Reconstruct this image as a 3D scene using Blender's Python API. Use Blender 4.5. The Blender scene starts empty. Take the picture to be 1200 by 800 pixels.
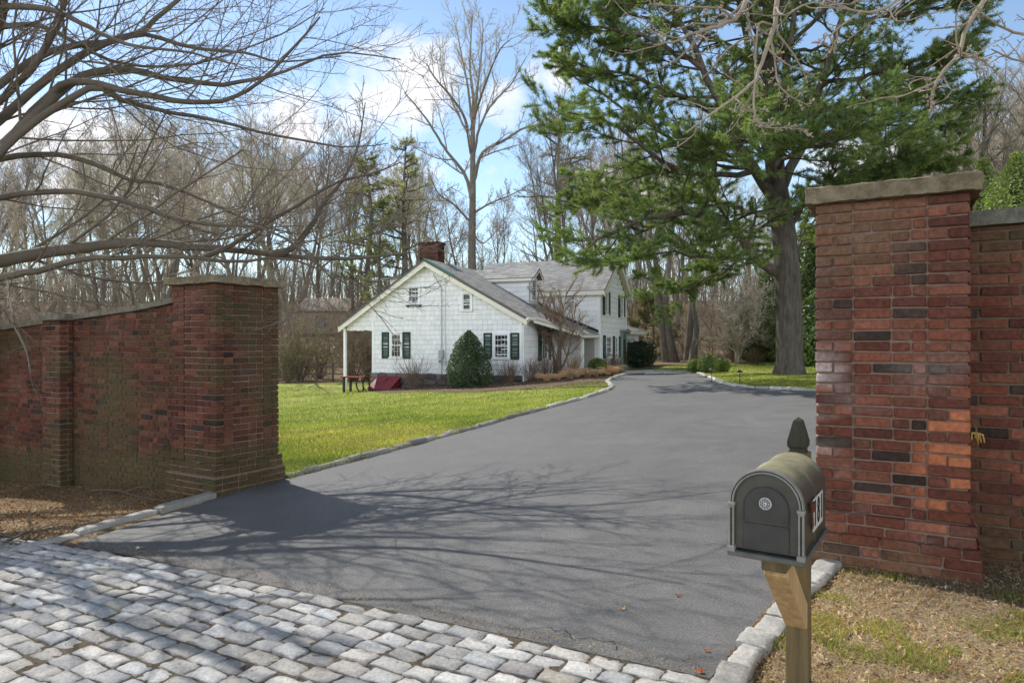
import bpy, bmesh, math, random
import numpy as np
from mathutils import Vector, Matrix

random.seed(11)
rng = np.random.default_rng(11)
scene = bpy.context.scene
COL = scene.collection
EYE = 1.5
F = 800.0            # focal length in photograph pixels (24 mm lens, 1200 px wide)
A = np.array

# ------------------------------------------------------------------ helpers
def sstep(a, b, x):
    t = np.clip((np.asarray(x, float) - a) / (b - a), 0, 1)
    return t * t * (3 - 2 * t)

def ground_z(x, y):
    """Height of the terrain: the site falls gently to the left; a wooded hill rises behind."""
    x = np.asarray(x, float); y = np.asarray(y, float)
    near = -.024 + .046 * np.clip(x, -3, 9) + .085 * (np.clip(x, -9, -3) + 3)
    far = .07 + np.where(x < 2, .075 * (np.clip(x, -7, 2) - 2), .03 * (np.clip(x, 2, 14) - 2))
    w = sstep(8, 22, y)
    z = near * (1 - w) + far * w
    start = np.where(x < 0, 37, 37 + 9 * sstep(0, 14, x))
    d = np.clip(y - start, 0, None)
    z = z + .105 * d * sstep(0, 14, d) * (1 - .35 * sstep(60, 200, d))
    z = z + .05 * np.sin(x * .9 + 1.3) * np.sin(y * .7) * sstep(34, 45, y)
    return z

def gz(x, y):
    return float(ground_z(x, y))

def P(px, py, d):
    """World point seen at photograph position (px, py) at depth d in front of the camera."""
    return A([(px - 600) / F * d, d, EYE + (400 - py) / F * d])

def G(px, py):
    """World point on the terrain seen at (px, py)."""
    a, b = (px - 600) / F, (400 - py) / F
    lo, prev = 1.0, 1.0
    for d in np.arange(1.0, 120, .05):
        if EYE + b * d <= gz(a * d, d):
            return A([a * d, d, gz(a * d, d)])
    return A([a * 60, 60, gz(a * 60, 60)])

def GD(px, d):
    x = (px - 600) / F * d
    return A([x, d, gz(x, d)])

def hash3(ix, iy, iz, s):
    n = (ix * 374761393 + iy * 668265263 + iz * 2147483647 + s * 974634777) & 0x7fffffff
    n = ((n ^ (n >> 13)) * 1274126177) & 0x7fffffff
    return ((n ^ (n >> 16)) & 0xffff) / 65535.0

def vnoise(p, scale, s=0):
    q = np.asarray(p, float) * scale + 1000
    i = np.floor(q).astype(np.int64); f = q - i
    f = f * f * (3 - 2 * f)
    r = 0
    for a in (0, 1):
        for b in (0, 1):
            for c in (0, 1):
                w = (f[..., 0] if a else 1 - f[..., 0]) * (f[..., 1] if b else 1 - f[..., 1]) * (f[..., 2] if c else 1 - f[..., 2])
                r = r + w * hash3(i[..., 0] + a, i[..., 1] + b, i[..., 2] + c, s)
    return r

def fbm(p, scale, s=0):
    return (vnoise(p, scale, s) + .5 * vnoise(p, scale * 2.1, s + 5) + .25 * vnoise(p, scale * 4.3, s + 9)) / 1.75

class MB:
    """Collects vertices, quads, triangles and colours; build() links them as one mesh object."""
    def __init__(self):
        self.v, self.q, self.t, self.c, self.n = [], [], [], [], 0
    def add(self, v, q=None, t=None, c=(1, 1, 1)):
        v = np.asarray(v, float).reshape(-1, 3)
        if q is not None and len(q): self.q.append(np.asarray(q, np.int64).reshape(-1, 4) + self.n)
        if t is not None and len(t): self.t.append(np.asarray(t, np.int64).reshape(-1, 3) + self.n)
        c = np.asarray(c, float)
        if c.ndim == 1: c = np.broadcast_to(c, (len(v), 3))
        self.c.append(c); self.v.append(v); self.n += len(v)
        return self
    def box(self, c, h, fr=None, bev=.004, col=(1, 1, 1), jit=0):
        cham(self, A([c]), A([h]), fr, bev, A([col]), jit); return self
    def build(self, name, mat, parent=None, smooth=False, **props):
        v = np.concatenate(self.v) if self.v else np.zeros((0, 3))
        c = np.concatenate(self.c) if self.c else np.zeros((0, 3))
        q = np.concatenate(self.q) if self.q else np.zeros((0, 4), np.int64)
        t = np.concatenate(self.t) if self.t else np.zeros((0, 3), np.int64)
        if parent is not None: v = v - A(world_of(parent))
        me = bpy.data.meshes.new(name)
        me.vertices.add(len(v)); me.vertices.foreach_set('co', v.astype(np.float32).ravel())
        nl = 4 * len(q) + 3 * len(t)
        me.loops.add(nl)
        me.loops.foreach_set('vertex_index', np.concatenate([q.ravel(), t.ravel()]).astype(np.int32))
        me.polygons.add(len(q) + len(t))
        ls = np.concatenate([np.arange(len(q)) * 4, 4 * len(q) + np.arange(len(t)) * 3]).astype(np.int32)
        me.polygons.foreach_set('loop_start', ls)
        me.polygons.foreach_set('use_smooth', np.full(len(q) + len(t), smooth))
        at = me.color_attributes.new('tint', 'FLOAT_COLOR', 'POINT')
        at.data.foreach_set('color', np.concatenate([c, np.ones((len(c), 1))], 1).astype(np.float32).ravel())
        me.update(calc_edges=True); me.validate()
        o = bpy.data.objects.new(name, me); COL.objects.link(o)
        for m in (mat if isinstance(mat, (list, tuple)) else [mat]): me.materials.append(m)
        if parent is not None: o.parent = parent
        for k, val in props.items(): o[k] = val
        return o

def world_of(o):
    p = Vector(o.location)
    while o.parent is not None:
        o = o.parent; p = p + Vector(o.location)
    return p

def thing(name, label, cat, loc=(0, 0, 0), group=None):
    o = bpy.data.objects.new(name, None); COL.objects.link(o)
    o.location = [float(a) for a in loc]; o.empty_display_size = .2
    o['label'] = label; o['category'] = cat
    if group: o['group'] = group
    return o

def tag(o, label, cat, group=None):
    o['label'] = label; o['category'] = cat
    if group: o['group'] = group
    return o

KIDS = {}
def copy_tree(o, parent=None):
    c = o.copy(); COL.objects.link(c)
    if parent is not None: c.parent = parent
    for ch in o.children: copy_tree(ch, c)
    return c

# chamfered boxes, many at once ------------------------------------------------
def _template():
    S = [(-1 if not c & 1 else 1, -1 if not c & 2 else 1, -1 if not c & 4 else 1) for c in range(8)]
    vid = lambda c, a: c * 3 + a
    pos = np.zeros((24, 3)); 
    for c in range(8):
        for a in range(3):
            for b in range(3): pos[vid(c, a), b] = S[c][b] * (1 if a == b else .8)
    quads, tris = [], []
    for a in range(3):
        b, d = (a + 1) % 3, (a + 2) % 3
        for s in (0, 1):
            cs = [(s << a) | (i << b) | (j << d) for i, j in ((0, 0), (1, 0), (1, 1), (0, 1))]
            quads.append([vid(c, a) for c in cs])
        for i in (0, 1):
            for j in (0, 1):
                c0 = (i << b) | (j << d); c1 = c0 | (1 << a)
                quads.append([vid(c0, b), vid(c1, b), vid(c1, d), vid(c0, d)])
    for c in range(8): tris.append([vid(c, 0), vid(c, 1), vid(c, 2)])
    def fix(f):
        p = pos[f]; n = np.cross(p[1] - p[0], p[2] - p[0])
        return f if n @ p.mean(0) > 0 else f[::-1]
    sgn = np.sign(pos); own = np.repeat(np.eye(3)[None], 8, 0).reshape(24, 3)
    return sgn, own, A([fix(f) for f in quads]), A([fix(f) for f in tris])
_SG, _OWN, _BQ, _BT = _template()

def cham(mb, C, H, fr=None, bev=.006, cols=None, jit=0):
    """C (B,3) centres, H (B,3) half sizes, fr (3,3) or (B,3,3) rows = local axes."""
    C = np.asarray(C, float); H = np.asarray(H, float); B = len(C)
    if B == 0: return
    b = np.minimum(np.broadcast_to(np.asarray(bev, float).reshape(-1, 1), (B, 1)), H.min(1, keepdims=True) * .6)
    loc = _SG[None] * (H[:, None] - b[:, None] * (1 - _OWN[None]))
    if jit:
        cj = rng.normal(0, jit, (B, 8, 3)); loc = loc + np.repeat(cj, 3, 1)
    if fr is None: fr = np.eye(3)
    fr = np.asarray(fr, float)
    w = loc @ fr if fr.ndim == 2 else np.einsum('bvi,bij->bvj', loc, fr)
    V = (w + C[:, None]).reshape(-1, 3)
    off = (np.arange(B) * 24)[:, None, None]
    if cols is None: cols = np.ones((B, 3))
    cols = np.asarray(cols, float)
    if cols.ndim == 2 and len(cols) == B: cc = np.repeat(cols, 24, 0)
    else: cc = np.broadcast_to(cols, (B * 24, 3))
    mb.add(V, (_BQ[None] + off).reshape(-1, 4), (_BT[None] + off).reshape(-1, 3), cc)

def tubes(mb, Pts, R, sides=5, col=(1, 1, 1), cap=False):
    """Pts (B,n,3) polylines with radii R (B,n)."""
    Pts = np.asarray(Pts, float); R = np.asarray(R, float)
    if Pts.ndim == 2: Pts, R = Pts[None], R[None]
    B, n, _ = Pts.shape
    T = np.gradient(Pts, axis=1); T /= np.linalg.norm(T, axis=2, keepdims=True) + 1e-9
    m = T.mean(1); ax = np.eye(3)[np.argmin(np.abs(m), 1)]
    ref = np.broadcast_to(ax[:, None], T.shape)
    U = np.cross(T, ref); U /= np.linalg.norm(U, axis=2, keepdims=True) + 1e-9
    W = np.cross(T, U)
    a = np.arange(sides) / sides * 2 * np.pi
    V = Pts[:, :, None] + R[:, :, None, None] * (np.cos(a)[None, None, :, None] * U[:, :, None] + np.sin(a)[None, None, :, None] * W[:, :, None])
    idx = np.arange(B * n * sides).reshape(B, n, sides)
    q = np.stack([idx[:, :-1], np.roll(idx, -1, 2)[:, :-1], np.roll(idx, -1, 2)[:, 1:], idx[:, 1:]], -1).reshape(-1, 4)
    col = np.asarray(col, float)
    if col.ndim == 2: col = np.repeat(col, n * sides, 0)
    mb.add(V.reshape(-1, 3), q, None, col)
    if cap:
        for e in (0, -1):
            for bi in range(B):
                c0 = mb.n; mb.add(np.concatenate([V[bi, e], Pts[bi, e][None]]), None, [[i, (i + 1) % sides, sides] for i in range(sides)], col if col.ndim == 1 else (1, 1, 1))

def smooth_line(pts, n):
    """Catmull-Rom resampling of a polyline to n points."""
    p = np.asarray(pts, float)
    p = np.vstack([2 * p[0] - p[1], p, 2 * p[-1] - p[-2]])
    m = len(p) - 3
    u = np.linspace(0, m - 1e-6, n); i = u.astype(int); t = (u - i)[:, None]
    a, b, c, d = p[i], p[i + 1], p[i + 2], p[i + 3]
    return .5 * (2 * b + (c - a) * t + (2 * a - 5 * b + 4 * c - d) * t**2 + (3 * b - a - 3 * c + d) * t**3)

def unit(v):
    return v / (np.linalg.norm(v, axis=-1, keepdims=True) + 1e-9)

def grow(S, D, L, R0, n=5, wander=.15, pull=(0, 0, 0), tip=.35):
    B = len(S); D = unit(D); pts = [S]; cur = S
    for i in range(n - 1):
        D = unit(D + rng.normal(0, wander, (B, 3)) + A(pull))
        cur = cur + D * (L / (n - 1))[:, None]; pts.append(cur)
    r = R0[:, None] * np.linspace(1, tip, n)[None]
    return np.stack(pts, 1), r

def spawn(Pt, R, k, t0=.2, t1=1., ang=(30, 60), lf=.5, rf=.55, flat=1., taper=.5, rmin=.004):
    """k children on every parent polyline: start points, directions, lengths, radii."""
    B, n, _ = Pt.shape
    t = (t0 + (t1 - t0) * (np.arange(k)[None] + rng.random((B, k))) / k) * (n - 1)
    t = np.clip(t, 0, n - 1.001); i = t.astype(int); f = (t - i)[..., None]
    bi = np.arange(B)[:, None]
    S = Pt[bi, i] * (1 - f) + Pt[bi, i + 1] * f
    T = unit(Pt[bi, i + 1] - Pt[bi, i])
    r = R[bi, i] * (1 - f[..., 0]) + R[bi, i + 1] * f[..., 0]
    Lp = np.linalg.norm(np.diff(Pt, axis=1), axis=2).sum(1)[:, None]
    rv = rng.normal(0, 1, (B, k, 3)); rv[..., 2] *= flat
    perp = unit(rv - (rv * T).sum(-1, keepdims=True) * T)
    a = np.radians(rng.uniform(*ang, (B, k)))[..., None]
    D = T * np.cos(a) + perp * np.sin(a); D[..., 2] *= (flat if flat < 1 else 1)
    L = Lp * lf * (1 - taper * t / (n - 1)) * rng.uniform(.7, 1.3, (B, k))
    return S.reshape(-1, 3), D.reshape(-1, 3), L.ravel(), np.maximum(r.ravel() * rf, rmin)

# ------------------------------------------------------------------ materials
class NT:
    def __init__(self, name):
        self.m = bpy.data.materials.new(name); self.m.use_nodes = True
        self.t = self.m.node_tree; self.t.nodes.clear()
        self.out = self.n('ShaderNodeOutputMaterial')
    def n(self, typ, **kw):
        x = self.t.nodes.new(typ)
        for k, v in kw.items():
            if k in x.inputs.keys() if isinstance(k, str) and hasattr(x, 'inputs') else False: x.inputs[k].default_value = v
            else: setattr(x, k, v)
        return x
    def l(self, a, b): self.t.links.new(a, b)
    def setv(self, node, **kw):
        for k, v in kw.items(): node.inputs[k.replace('_', ' ')].default_value = v
    def noise(self, scale, detail=4, rough=.6, vec=None, dist=0):
        x = self.n('ShaderNodeTexNoise'); x.inputs['Scale'].default_value = scale
        x.inputs['Detail'].default_value = detail; x.inputs['Roughness'].default_value = rough; x.inputs['Distortion'].default_value = dist
        if vec is not None: self.l(vec, x.inputs['Vector'])
        return x.outputs['Fac']
    def ramp(self, fac, stops):
        x = self.n('ShaderNodeValToRGB'); e = x.color_ramp.elements
        while len(e) < len(stops): e.new(.5)
        for i, (p, c) in enumerate(stops):
            e[i].position = p; e[i].color = (*c, 1) if len(c) == 3 else c
        self.l(fac, x.inputs['Fac']); return x.outputs['Color']
    def mix(self, a, b, fac, mode='MIX'):
        x = self.n('ShaderNodeMix'); x.data_type = 'RGBA'; x.blend_type = mode
        for v, s in ((fac, x.inputs[0]), (a, x.inputs[6]), (b, x.inputs[7])):
            if hasattr(v, 'is_output'): self.l(v, s)
            elif isinstance(v, (int, float)): s.default_value = v
            else: s.default_value = (*v, 1)
        return x.outputs[2]
    def math(self, op, a, b=0):
        x = self.n('ShaderNodeMath'); x.operation = op
        for v, s in ((a, x.inputs[0]), (b, x.inputs[1])):
            if hasattr(v, 'is_output'): self.l(v, s)
            else: s.default_value = v
        return x.outputs[0]
    def pos(self): return self.n('ShaderNodeNewGeometry').outputs['Position']
    def obj(self): return self.n('ShaderNodeTexCoord').outputs['Object']
    def tint(self):
        x = self.n('ShaderNodeAttribute'); x.attribute_name = 'tint'; return x.outputs['Color']
    def bsdf(self, col, rough=.8, bump=None, bstr=.3, bdist=.01, spec=.5, metal=0, transl=None, tfac=.35):
        b = self.n('ShaderNodeBsdfPrincipled')
        for v, k in ((col, 'Base Color'), (rough, 'Roughness'), (metal, 'Metallic'), (spec, 'Specular IOR Level')):
            if hasattr(v, 'is_output'): self.l(v, b.inputs[k])
            elif isinstance(v, (int, float)): b.inputs[k].default_value = v
            else: b.inputs[k].default_value = (*v, 1)
        if bump is not None:
            k = self.n('ShaderNodeBump'); k.inputs['Strength'].default_value = bstr; k.inputs['Distance'].default_value = bdist
            self.l(bump, k.inputs['Height']); self.l(k.outputs[0], b.inputs['Normal'])
        s = b.outputs[0]
        if transl is not None:
            tr = self.n('ShaderNodeBsdfTranslucent'); self.l(transl, tr.inputs['Color'])
            mx = self.n('ShaderNodeMixShader'); mx.inputs[0].default_value = tfac
            self.l(s, mx.inputs[1]); self.l(tr.outputs[0], mx.inputs[2]); s = mx.outputs[0]
        self.l(s, self.out.inputs[0]); return self.m

def m_tinted(name, rough=.8, nscale=6., lo=.75, hi=1.2, bscale=None, bstr=.3, bdist=.01, spec=.3, detail=5, metal=0, stretch=None):
    t = NT(name); p = t.pos()
    if stretch:
        mp_ = t.n('ShaderNodeMapping'); t.l(p, mp_.inputs[0]); mp_.inputs['Scale'].default_value = stretch; p = mp_.outputs[0]
    f = t.noise(nscale, detail, .65, p)
    c = t.mix(t.tint(), t.ramp(f, [(.25, (lo,) * 3), (.75, (hi,) * 3)]), 1.0, 'MULTIPLY')
    bp = t.noise(bscale or nscale * 4, 5, .7, p)
    return t.bsdf(c, rough, bp, bstr, bdist, spec, metal)

M = {}
M['brick'] = m_tinted('weathered_brick', .9, 34, .52, 1.42, 60, .8, .008, .15, detail=8)
M['mortar'] = m_tinted('lime_mortar', .95, 18, .7, 1.2, 90, .5, .005, .1)
M['stone'] = m_tinted('coping_stone', .95, 14, .5, 1.4, 48, 1., .02, .15)
M['granite'] = m_tinted('granite_block', .85, 55, .6, 1.3, 80, .8, .008, .25, detail=8)
M['paint'] = m_tinted('painted_siding', .6, 2.5, .9, 1.05, 30, .1, .004, .3)
M['trim'] = m_tinted('painted_trim', .5, 3, .92, 1.04, 30, .05, .003, .3)
M['shingle'] = m_tinted('asphalt_roof_shingle', .95, 3.2, .7, 1.22, 30, .5, .015, .15)
M['bark'] = m_tinted('tree_bark', .95, 8, .55, 1.4, 26, .9, .03, .1, stretch=(1, 1, .4))
M['twig'] = m_tinted('thin_twigs', .85, 3, .75, 1.25, 30, .3, .004, .2)
M['pinebark'] = m_tinted('pine_bark', .95, 9, .40, 1.55, 13, 1., .09, .1, stretch=(1, 1, .22))
M['wood'] = m_tinted('weathered_post_wood', .85, 30, .55, 1.3, 55, .7, .004, .15, stretch=(1, 1, .07), detail=8)
M['iron'] = m_tinted('painted_cast_metal', .36, 16, .62, 1.25, 130, .25, .002, .5, detail=9)
M['plain'] = m_tinted('plain_paint', .6, 8, .88, 1.08, 60, .1, .002, .3)
M['litter'] = m_tinted('dry_leaf', .9, 20, .8, 1.2, 60, .2, .002, .2)

def m_leaf(name, tf=.35, rough=.55, spec=.3, back=(1.7, 1.75, .75)):
    t = NT(name); c = t.tint()
    f = t.noise(.9, 3, .5, t.pos())
    c = t.mix(c, t.ramp(f, [(.3, (.7, .72, .75)), (.7, (1.25, 1.2, 1.0))]), 1., 'MULTIPLY')
    c2 = t.mix(c, back, 1., 'MULTIPLY')
    return t.bsdf(c, rough, None, spec=spec, transl=c2, tfac=tf)
M['needle'] = m_leaf('pine_needles', .45, .5, .3)
M['leaf'] = m_leaf('evergreen_leaves', .22, .42, .45)
M['blade'] = m_leaf('grass_blades', .45, .6, .2)
M['straw'] = m_leaf('dry_grass', .4, .8, .1, (1.35, 1.22, 1.0))

def m_asphalt():
    t = NT('asphalt'); p = t.pos()
    big = t.noise(.28, 6, .62, p, .5); mid = t.noise(2.1, 6, .65, p, .8); fine = t.noise(95, 4, .8, p); sp = t.noise(260, 2, .5, p)
    c = t.ramp(big, [(.3, (.136, .131, .125)), (.7, (.174, .168, .160))])
    c = t.mix(c, t.ramp(mid, [(.33, (.84, .84, .85)), (.66, (1.10, 1.10, 1.09))]), 1., 'MULTIPLY')
    c = t.mix(c, t.ramp(fine, [(.34, (.58, .58, .58)), (.5, (.97, .97, .97)), (.64, (1.5, 1.48, 1.45))]), 1., 'MULTIPLY')
    b = t.math('ADD', fine, t.math('MULTIPLY', sp, .6))
    return t.bsdf(c, t.ramp(mid, [(.3, (.62,) * 3), (.7, (.8,) * 3)]), b, .7, .006, .3)
M['asphalt'] = m_asphalt()

def m_ground(name, stops_big, speck, fs=55, bstr=.8, bd=.02):
    t = NT(name); p = t.pos()
    c = t.ramp(t.noise(.8, 5, .65, p, .4), stops_big)
    f = t.noise(fs, 5, .75, p)
    c = t.mix(c, t.ramp(f, [(.28, (speck[0],) * 3), (.5, (1, 1, 1)), (.72, (speck[1],) * 3)]), 1., 'MULTIPLY')
    return t.bsdf(c, .95, f, bstr, bd, .1)
M['dirt'] = m_ground('leaf_litter_soil', [(.3, (.15, .105, .065)), (.5, (.24, .175, .11)), (.7, (.31, .24, .155))], (.35, 1.7), 40)
M['mulch'] = m_ground('bark_mulch', [(.3, (.10, .07, .05)), (.7, (.19, .14, .10))], (.4, 1.8), 40)
M['woodsfloor'] = m_ground('woods_floor', [(.3, (.13, .085, .05)), (.55, (.22, .155, .09)), (.75, (.16, .15, .06))], (.5, 1.5), 4, .9, .2)
M['joint'] = m_ground('joint_sand', [(.3, (.085, .065, .045)), (.55, (.15, .12, .085)), (.7, (.25, .20, .13))], (.35, 1.7), 70)
M['lawn'] = m_ground('lawn_turf', [(.28, (.21, .26, .05)), (.47, (.32, .35, .08)), (.60, (.41, .39, .13)), (.75, (.50, .42, .22))], (.5, 1.5), 45, .9, .03)
M['concrete'] = m_ground('pale_concrete', [(.3, (.62, .58, .52)), (.7, (.72, .68, .62))], (.8, 1.15), 60, .3, .004)
M['road'] = m_ground('road_asphalt', [(.3, (.07, .07, .07)), (.7, (.1, .1, .1))], (.6, 1.5), 120, .4, .004)

def m_glass():
    t = NT('window_glass'); p = t.pos()
    c = t.ramp(t.noise(1.3, 2, .5, p), [(.35, (.012, .014, .015)), (.7, (.06, .058, .05))])
    return t.bsdf(c, .06, None, spec=.7)
M['glass'] = m_glass()

# ------------------------------------------------------------------ sun, sky, camera
SUN_EL, SUN_AZ = math.radians(46), math.atan2(-.65, .76)      # azimuth measured from +Y towards +X
sdir = Vector((math.sin(SUN_AZ) * math.cos(SUN_EL), math.cos(SUN_AZ) * math.cos(SUN_EL), math.sin(SUN_EL)))
sl = bpy.data.lights.new('sun', 'SUN'); sl.energy = 5.0; sl.angle = math.radians(.4); sl.color = (1, .97, .92)
so = bpy.data.objects.new('sun', sl); COL.objects.link(so); so.location = (-20, 25, 30)
so.rotation_euler = (-sdir).to_track_quat('-Z', 'Y').to_euler()

w = bpy.data.worlds.new('World'); scene.world = w; w.use_nodes = True
nt = w.node_tree; nt.nodes.clear()
N = nt.nodes.new; L = nt.links.new
sky = N('ShaderNodeTexSky'); sky.sky_type = 'NISHITA'; sky.sun_disc = False
sky.sun_elevation = SUN_EL; sky.sun_rotation = SUN_AZ; sky.altitude = 50; sky.air_density = 1.0; sky.dust_density = .15; sky.ozone_density = 2.2
CLOUDS = ((-.16, .38, .16, .085), (-.02, .345, .05, .05), (-.30, .33, .14, .06), (-.58, .30, .22, .06), (-.42, .22, .35, .05), (.10, .24, .35, .035), (.62, .24, .22, .06), (.05, .40, .045, .04))
tc = N('ShaderNodeTexCoord')
sep = N('ShaderNodeSeparateXYZ'); L(tc.outputs['Generated'], sep.inputs[0])
# cumulus: noise on the direction, gathered around a few cloud centres (azimuth, elevation, widths as tangents)
def mth(op, a, b=0., c=None):
    x = N('ShaderNodeMath'); x.operation = op
    for v, k in ((a, 0), (b, 1)) + (((c, 2),) if c is not None else ()):
        if hasattr(v, 'is_output'): L(v, x.inputs[k])
        else: x.inputs[k].default_value = v
    return x.outputs[0]
ysafe = mth('MAXIMUM', sep.outputs[1], .15)
cu_, cv_ = mth('DIVIDE', sep.outputs[0], ysafe), mth('DIVIDE', sep.outputs[2], ysafe)
bias = None
for u0, v0, ra, rb in CLOUDS:
    a = mth('DIVIDE', mth('SUBTRACT', cu_, u0), ra); b = mth('DIVIDE', mth('SUBTRACT', cv_, v0), rb)
    g_ = mth('SUBTRACT', 1., mth('ADD', mth('MULTIPLY', a, a), mth('MULTIPLY', b, b)))
    g_ = mth('MAXIMUM', g_, -.9)
    bias = g_ if bias is None else mth('MAXIMUM', bias, g_)
bk = N('ShaderNodeMapRange'); L(sep.outputs[1], bk.inputs[0]); bk.inputs[1].default_value = .25; bk.inputs[2].default_value = -.1; bk.inputs[3].default_value = 0.; bk.inputs[4].default_value = 1.
cn = N('ShaderNodeTexNoise'); cn.inputs['Scale'].default_value = 5.5; cn.inputs['Detail'].default_value = 9; cn.inputs['Roughness'].default_value = .58; cn.inputs['Distortion'].default_value = .3
L(tc.outputs['Generated'], cn.inputs['Vector'])
cr = N('ShaderNodeValToRGB'); cr.color_ramp.elements[0].position = .53; cr.color_ramp.elements[1].position = .67
L(mth('ADD', cn.outputs['Fac'], mth('MULTIPLY', bias, .15)), cr.inputs[0])
fm = mth('MULTIPLY', cr.outputs[0], mth('SUBTRACT', 1., bk.outputs[0]))
# added bank of bright unseen cloud behind the camera, to light the walls
lowb = N('ShaderNodeMapRange'); L(sep.outputs[2], lowb.inputs[0]); lowb.inputs[1].default_value = .56; lowb.inputs[2].default_value = .30; lowb.inputs[3].default_value = 0.; lowb.inputs[4].default_value = 1.
cb = N('ShaderNodeValToRGB'); cb.color_ramp.elements[0].position = .36; cb.color_ramp.elements[1].position = .56; L(cn.outputs['Fac'], cb.inputs[0])
bm_ = mth('MULTIPLY', mth('MULTIPLY', bk.outputs[0], lowb.outputs[0]), cb.outputs[0])
cm = N('ShaderNodeMath'); cm.operation = 'MAXIMUM'; L(fm, cm.inputs[0]); L(bm_, cm.inputs[1])
cc_ = N('ShaderNodeMix'); cc_.data_type = 'RGBA'; L(bk.outputs[0], cc_.inputs[0]); cc_.inputs[6].default_value = (7.4, 7.5, 7.9, 1); cc_.inputs[7].default_value = (22.5, 23.2, 24.4, 1)
mx = N('ShaderNodeMix'); mx.data_type = 'RGBA'; L(cm.outputs[0], mx.inputs[0])
sg = N('ShaderNodeMix'); sg.data_type = 'RGBA'; sg.blend_type = 'MULTIPLY'; sg.inputs[0].default_value = 1.; L(sky.outputs[0], sg.inputs[6]); zr = N('ShaderNodeValToRGB'); zr.color_ramp.elements[0].position = .42; zr.color_ramp.elements[0].color = (1.38, 1.33, 1.24, 1); zr.color_ramp.elements[1].position = .85; zr.color_ramp.elements[1].color = (.55, .54, .52, 1); L(sep.outputs[2], zr.inputs[0]); L(zr.outputs[0], sg.inputs[7]); L(sg.outputs[2], mx.inputs[6]); L(cc_.outputs[2], mx.inputs[7])
bg = N('ShaderNodeBackground'); bg.inputs['Strength'].default_value = .15; L(mx.outputs[2], bg.inputs[0])
ow = N('ShaderNodeOutputWorld'); L(bg.outputs[0], ow.inputs[0])

cd = bpy.data.cameras.new('camera'); co = bpy.data.objects.new('camera', cd); COL.objects.link(co)
co.location = (0, 0, EYE); co.rotation_euler = (math.radians(90), 0, 0)
cd.sensor_width = 36; cd.lens = 24; cd.clip_end = 2000; cd.clip_start = .05
scene.camera = co
scene.view_settings.view_transform = 'Standard'; scene.view_settings.look = 'None'; scene.view_settings.exposure = 0
scene.cycles.max_bounces = 5; scene.cycles.diffuse_bounces = 3; scene.cycles.use_adaptive_sampling = True; scene.cycles.adaptive_threshold = .02; scene.cycles.transparent_max_bounces = 4
# ------------------------------------------------------------------ ground and sheets
U = A([.866, -.5, 0]); V = A([.5, .866, 0]); Zv = A([0, 0, 1.])     # along the road / up the drive

def inside(poly, x, y):
    poly = np.asarray(poly, float); r = np.zeros(np.shape(x), bool)
    xj, yj = poly[-1, :2]
    for xi, yi in poly[:, :2]:
        c = ((yi > y) != (yj > y)) & (x < (xj - xi) * (y - yi) / (yj - yi + 1e-12) + xi)
        r ^= c; xj, yj = xi, yi
    return r

def sheet(name, poly, off, mat, step=1.0, kind='structure'):
    bm = bmesh.new()
    vs = [bm.verts.new((p[0], p[1], 0)) for p in poly]
    f = bm.faces.new(vs); bmesh.ops.triangulate(bm, faces=[f])
    xs = [p[0] for p in poly]; ys = [p[1] for p in poly]
    for ax, lo, hi in ((0, min(xs), max(xs)), (1, min(ys), max(ys))):
        for c in np.arange(lo + step, hi, step):
            co = [0, 0, 0]; no = [0, 0, 0]; co[ax] = c; no[ax] = 1
            bmesh.ops.bisect_plane(bm, geom=bm.verts[:] + bm.edges[:] + bm.faces[:], plane_co=co, plane_no=no)
    for v in bm.verts: v.co.z = gz(v.co.x, v.co.y) + off
    for f in bm.faces: f.smooth = True
    bmesh.ops.recalc_face_normals(bm, faces=bm.faces[:])
    if sum(f.normal.z for f in bm.faces) < 0: bmesh.ops.reverse_faces(bm, faces=bm.faces[:])
    me = bpy.data.meshes.new(name); bm.to_mesh(me); bm.free(); me.materials.append(mat)
    o = bpy.data.objects.new(name, me); COL.objects.link(o); o['kind'] = kind
    return o

# the drive's outline
kerb_far_left = [G(*p)[:2] for p in ((338, 561), (378, 551), (420, 540), (468, 527), (515, 514), (560, 502), (600, 490), (645, 478), (690, 466), (710, 459.5), (719, 455), (717, 450.5), (713, 447.5), (718, 444), (727, 441), (736, 439))]
bord_a, bord_b = G(78, 640)[:2], G(818, 795)[:2]
pil_l = [G(255, 585)[:2] + A([.0, .0]), G(335, 562)[:2]]
left_in = [G(80, 640)[:2], G(150, 618)[:2], G(236, 591)[:2]]
far_end = [G(755, 438)[:2], G(780, 437.3)[:2], G(815, 437)[:2]]
kerb_far_right = [G(*p)[:2] for p in ((815, 437), (832, 443), (840, 447.5), (855, 452), (880, 454.5), (915, 456.5), (955, 458.5))]
hid = [A([9.6, 16.6]), A([11.2, 15.6]), A([11.0, 13.2]), A([8.2, 10.4]), A([5.4, 8.0]), A([3.6, 6.1])]
kerb_near_right = [A([2.62, 5.05]), A([2.12, 4.62]), G(960, 662)[:2], G(932, 690)[:2], G(905, 715)[:2], G(876, 748)[:2], G(850, 778)[:2], G(832, 803)[:2]]
drive_poly = left_in + [A([-3.3, 7.45])] + kerb_far_left + far_end + kerb_far_right[1:] + hid + kerb_near_right[:-1] + [G(832, 797)[:2]]
drive = sheet('driveway', drive_poly, .006, M['asphalt'], .8)

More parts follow.
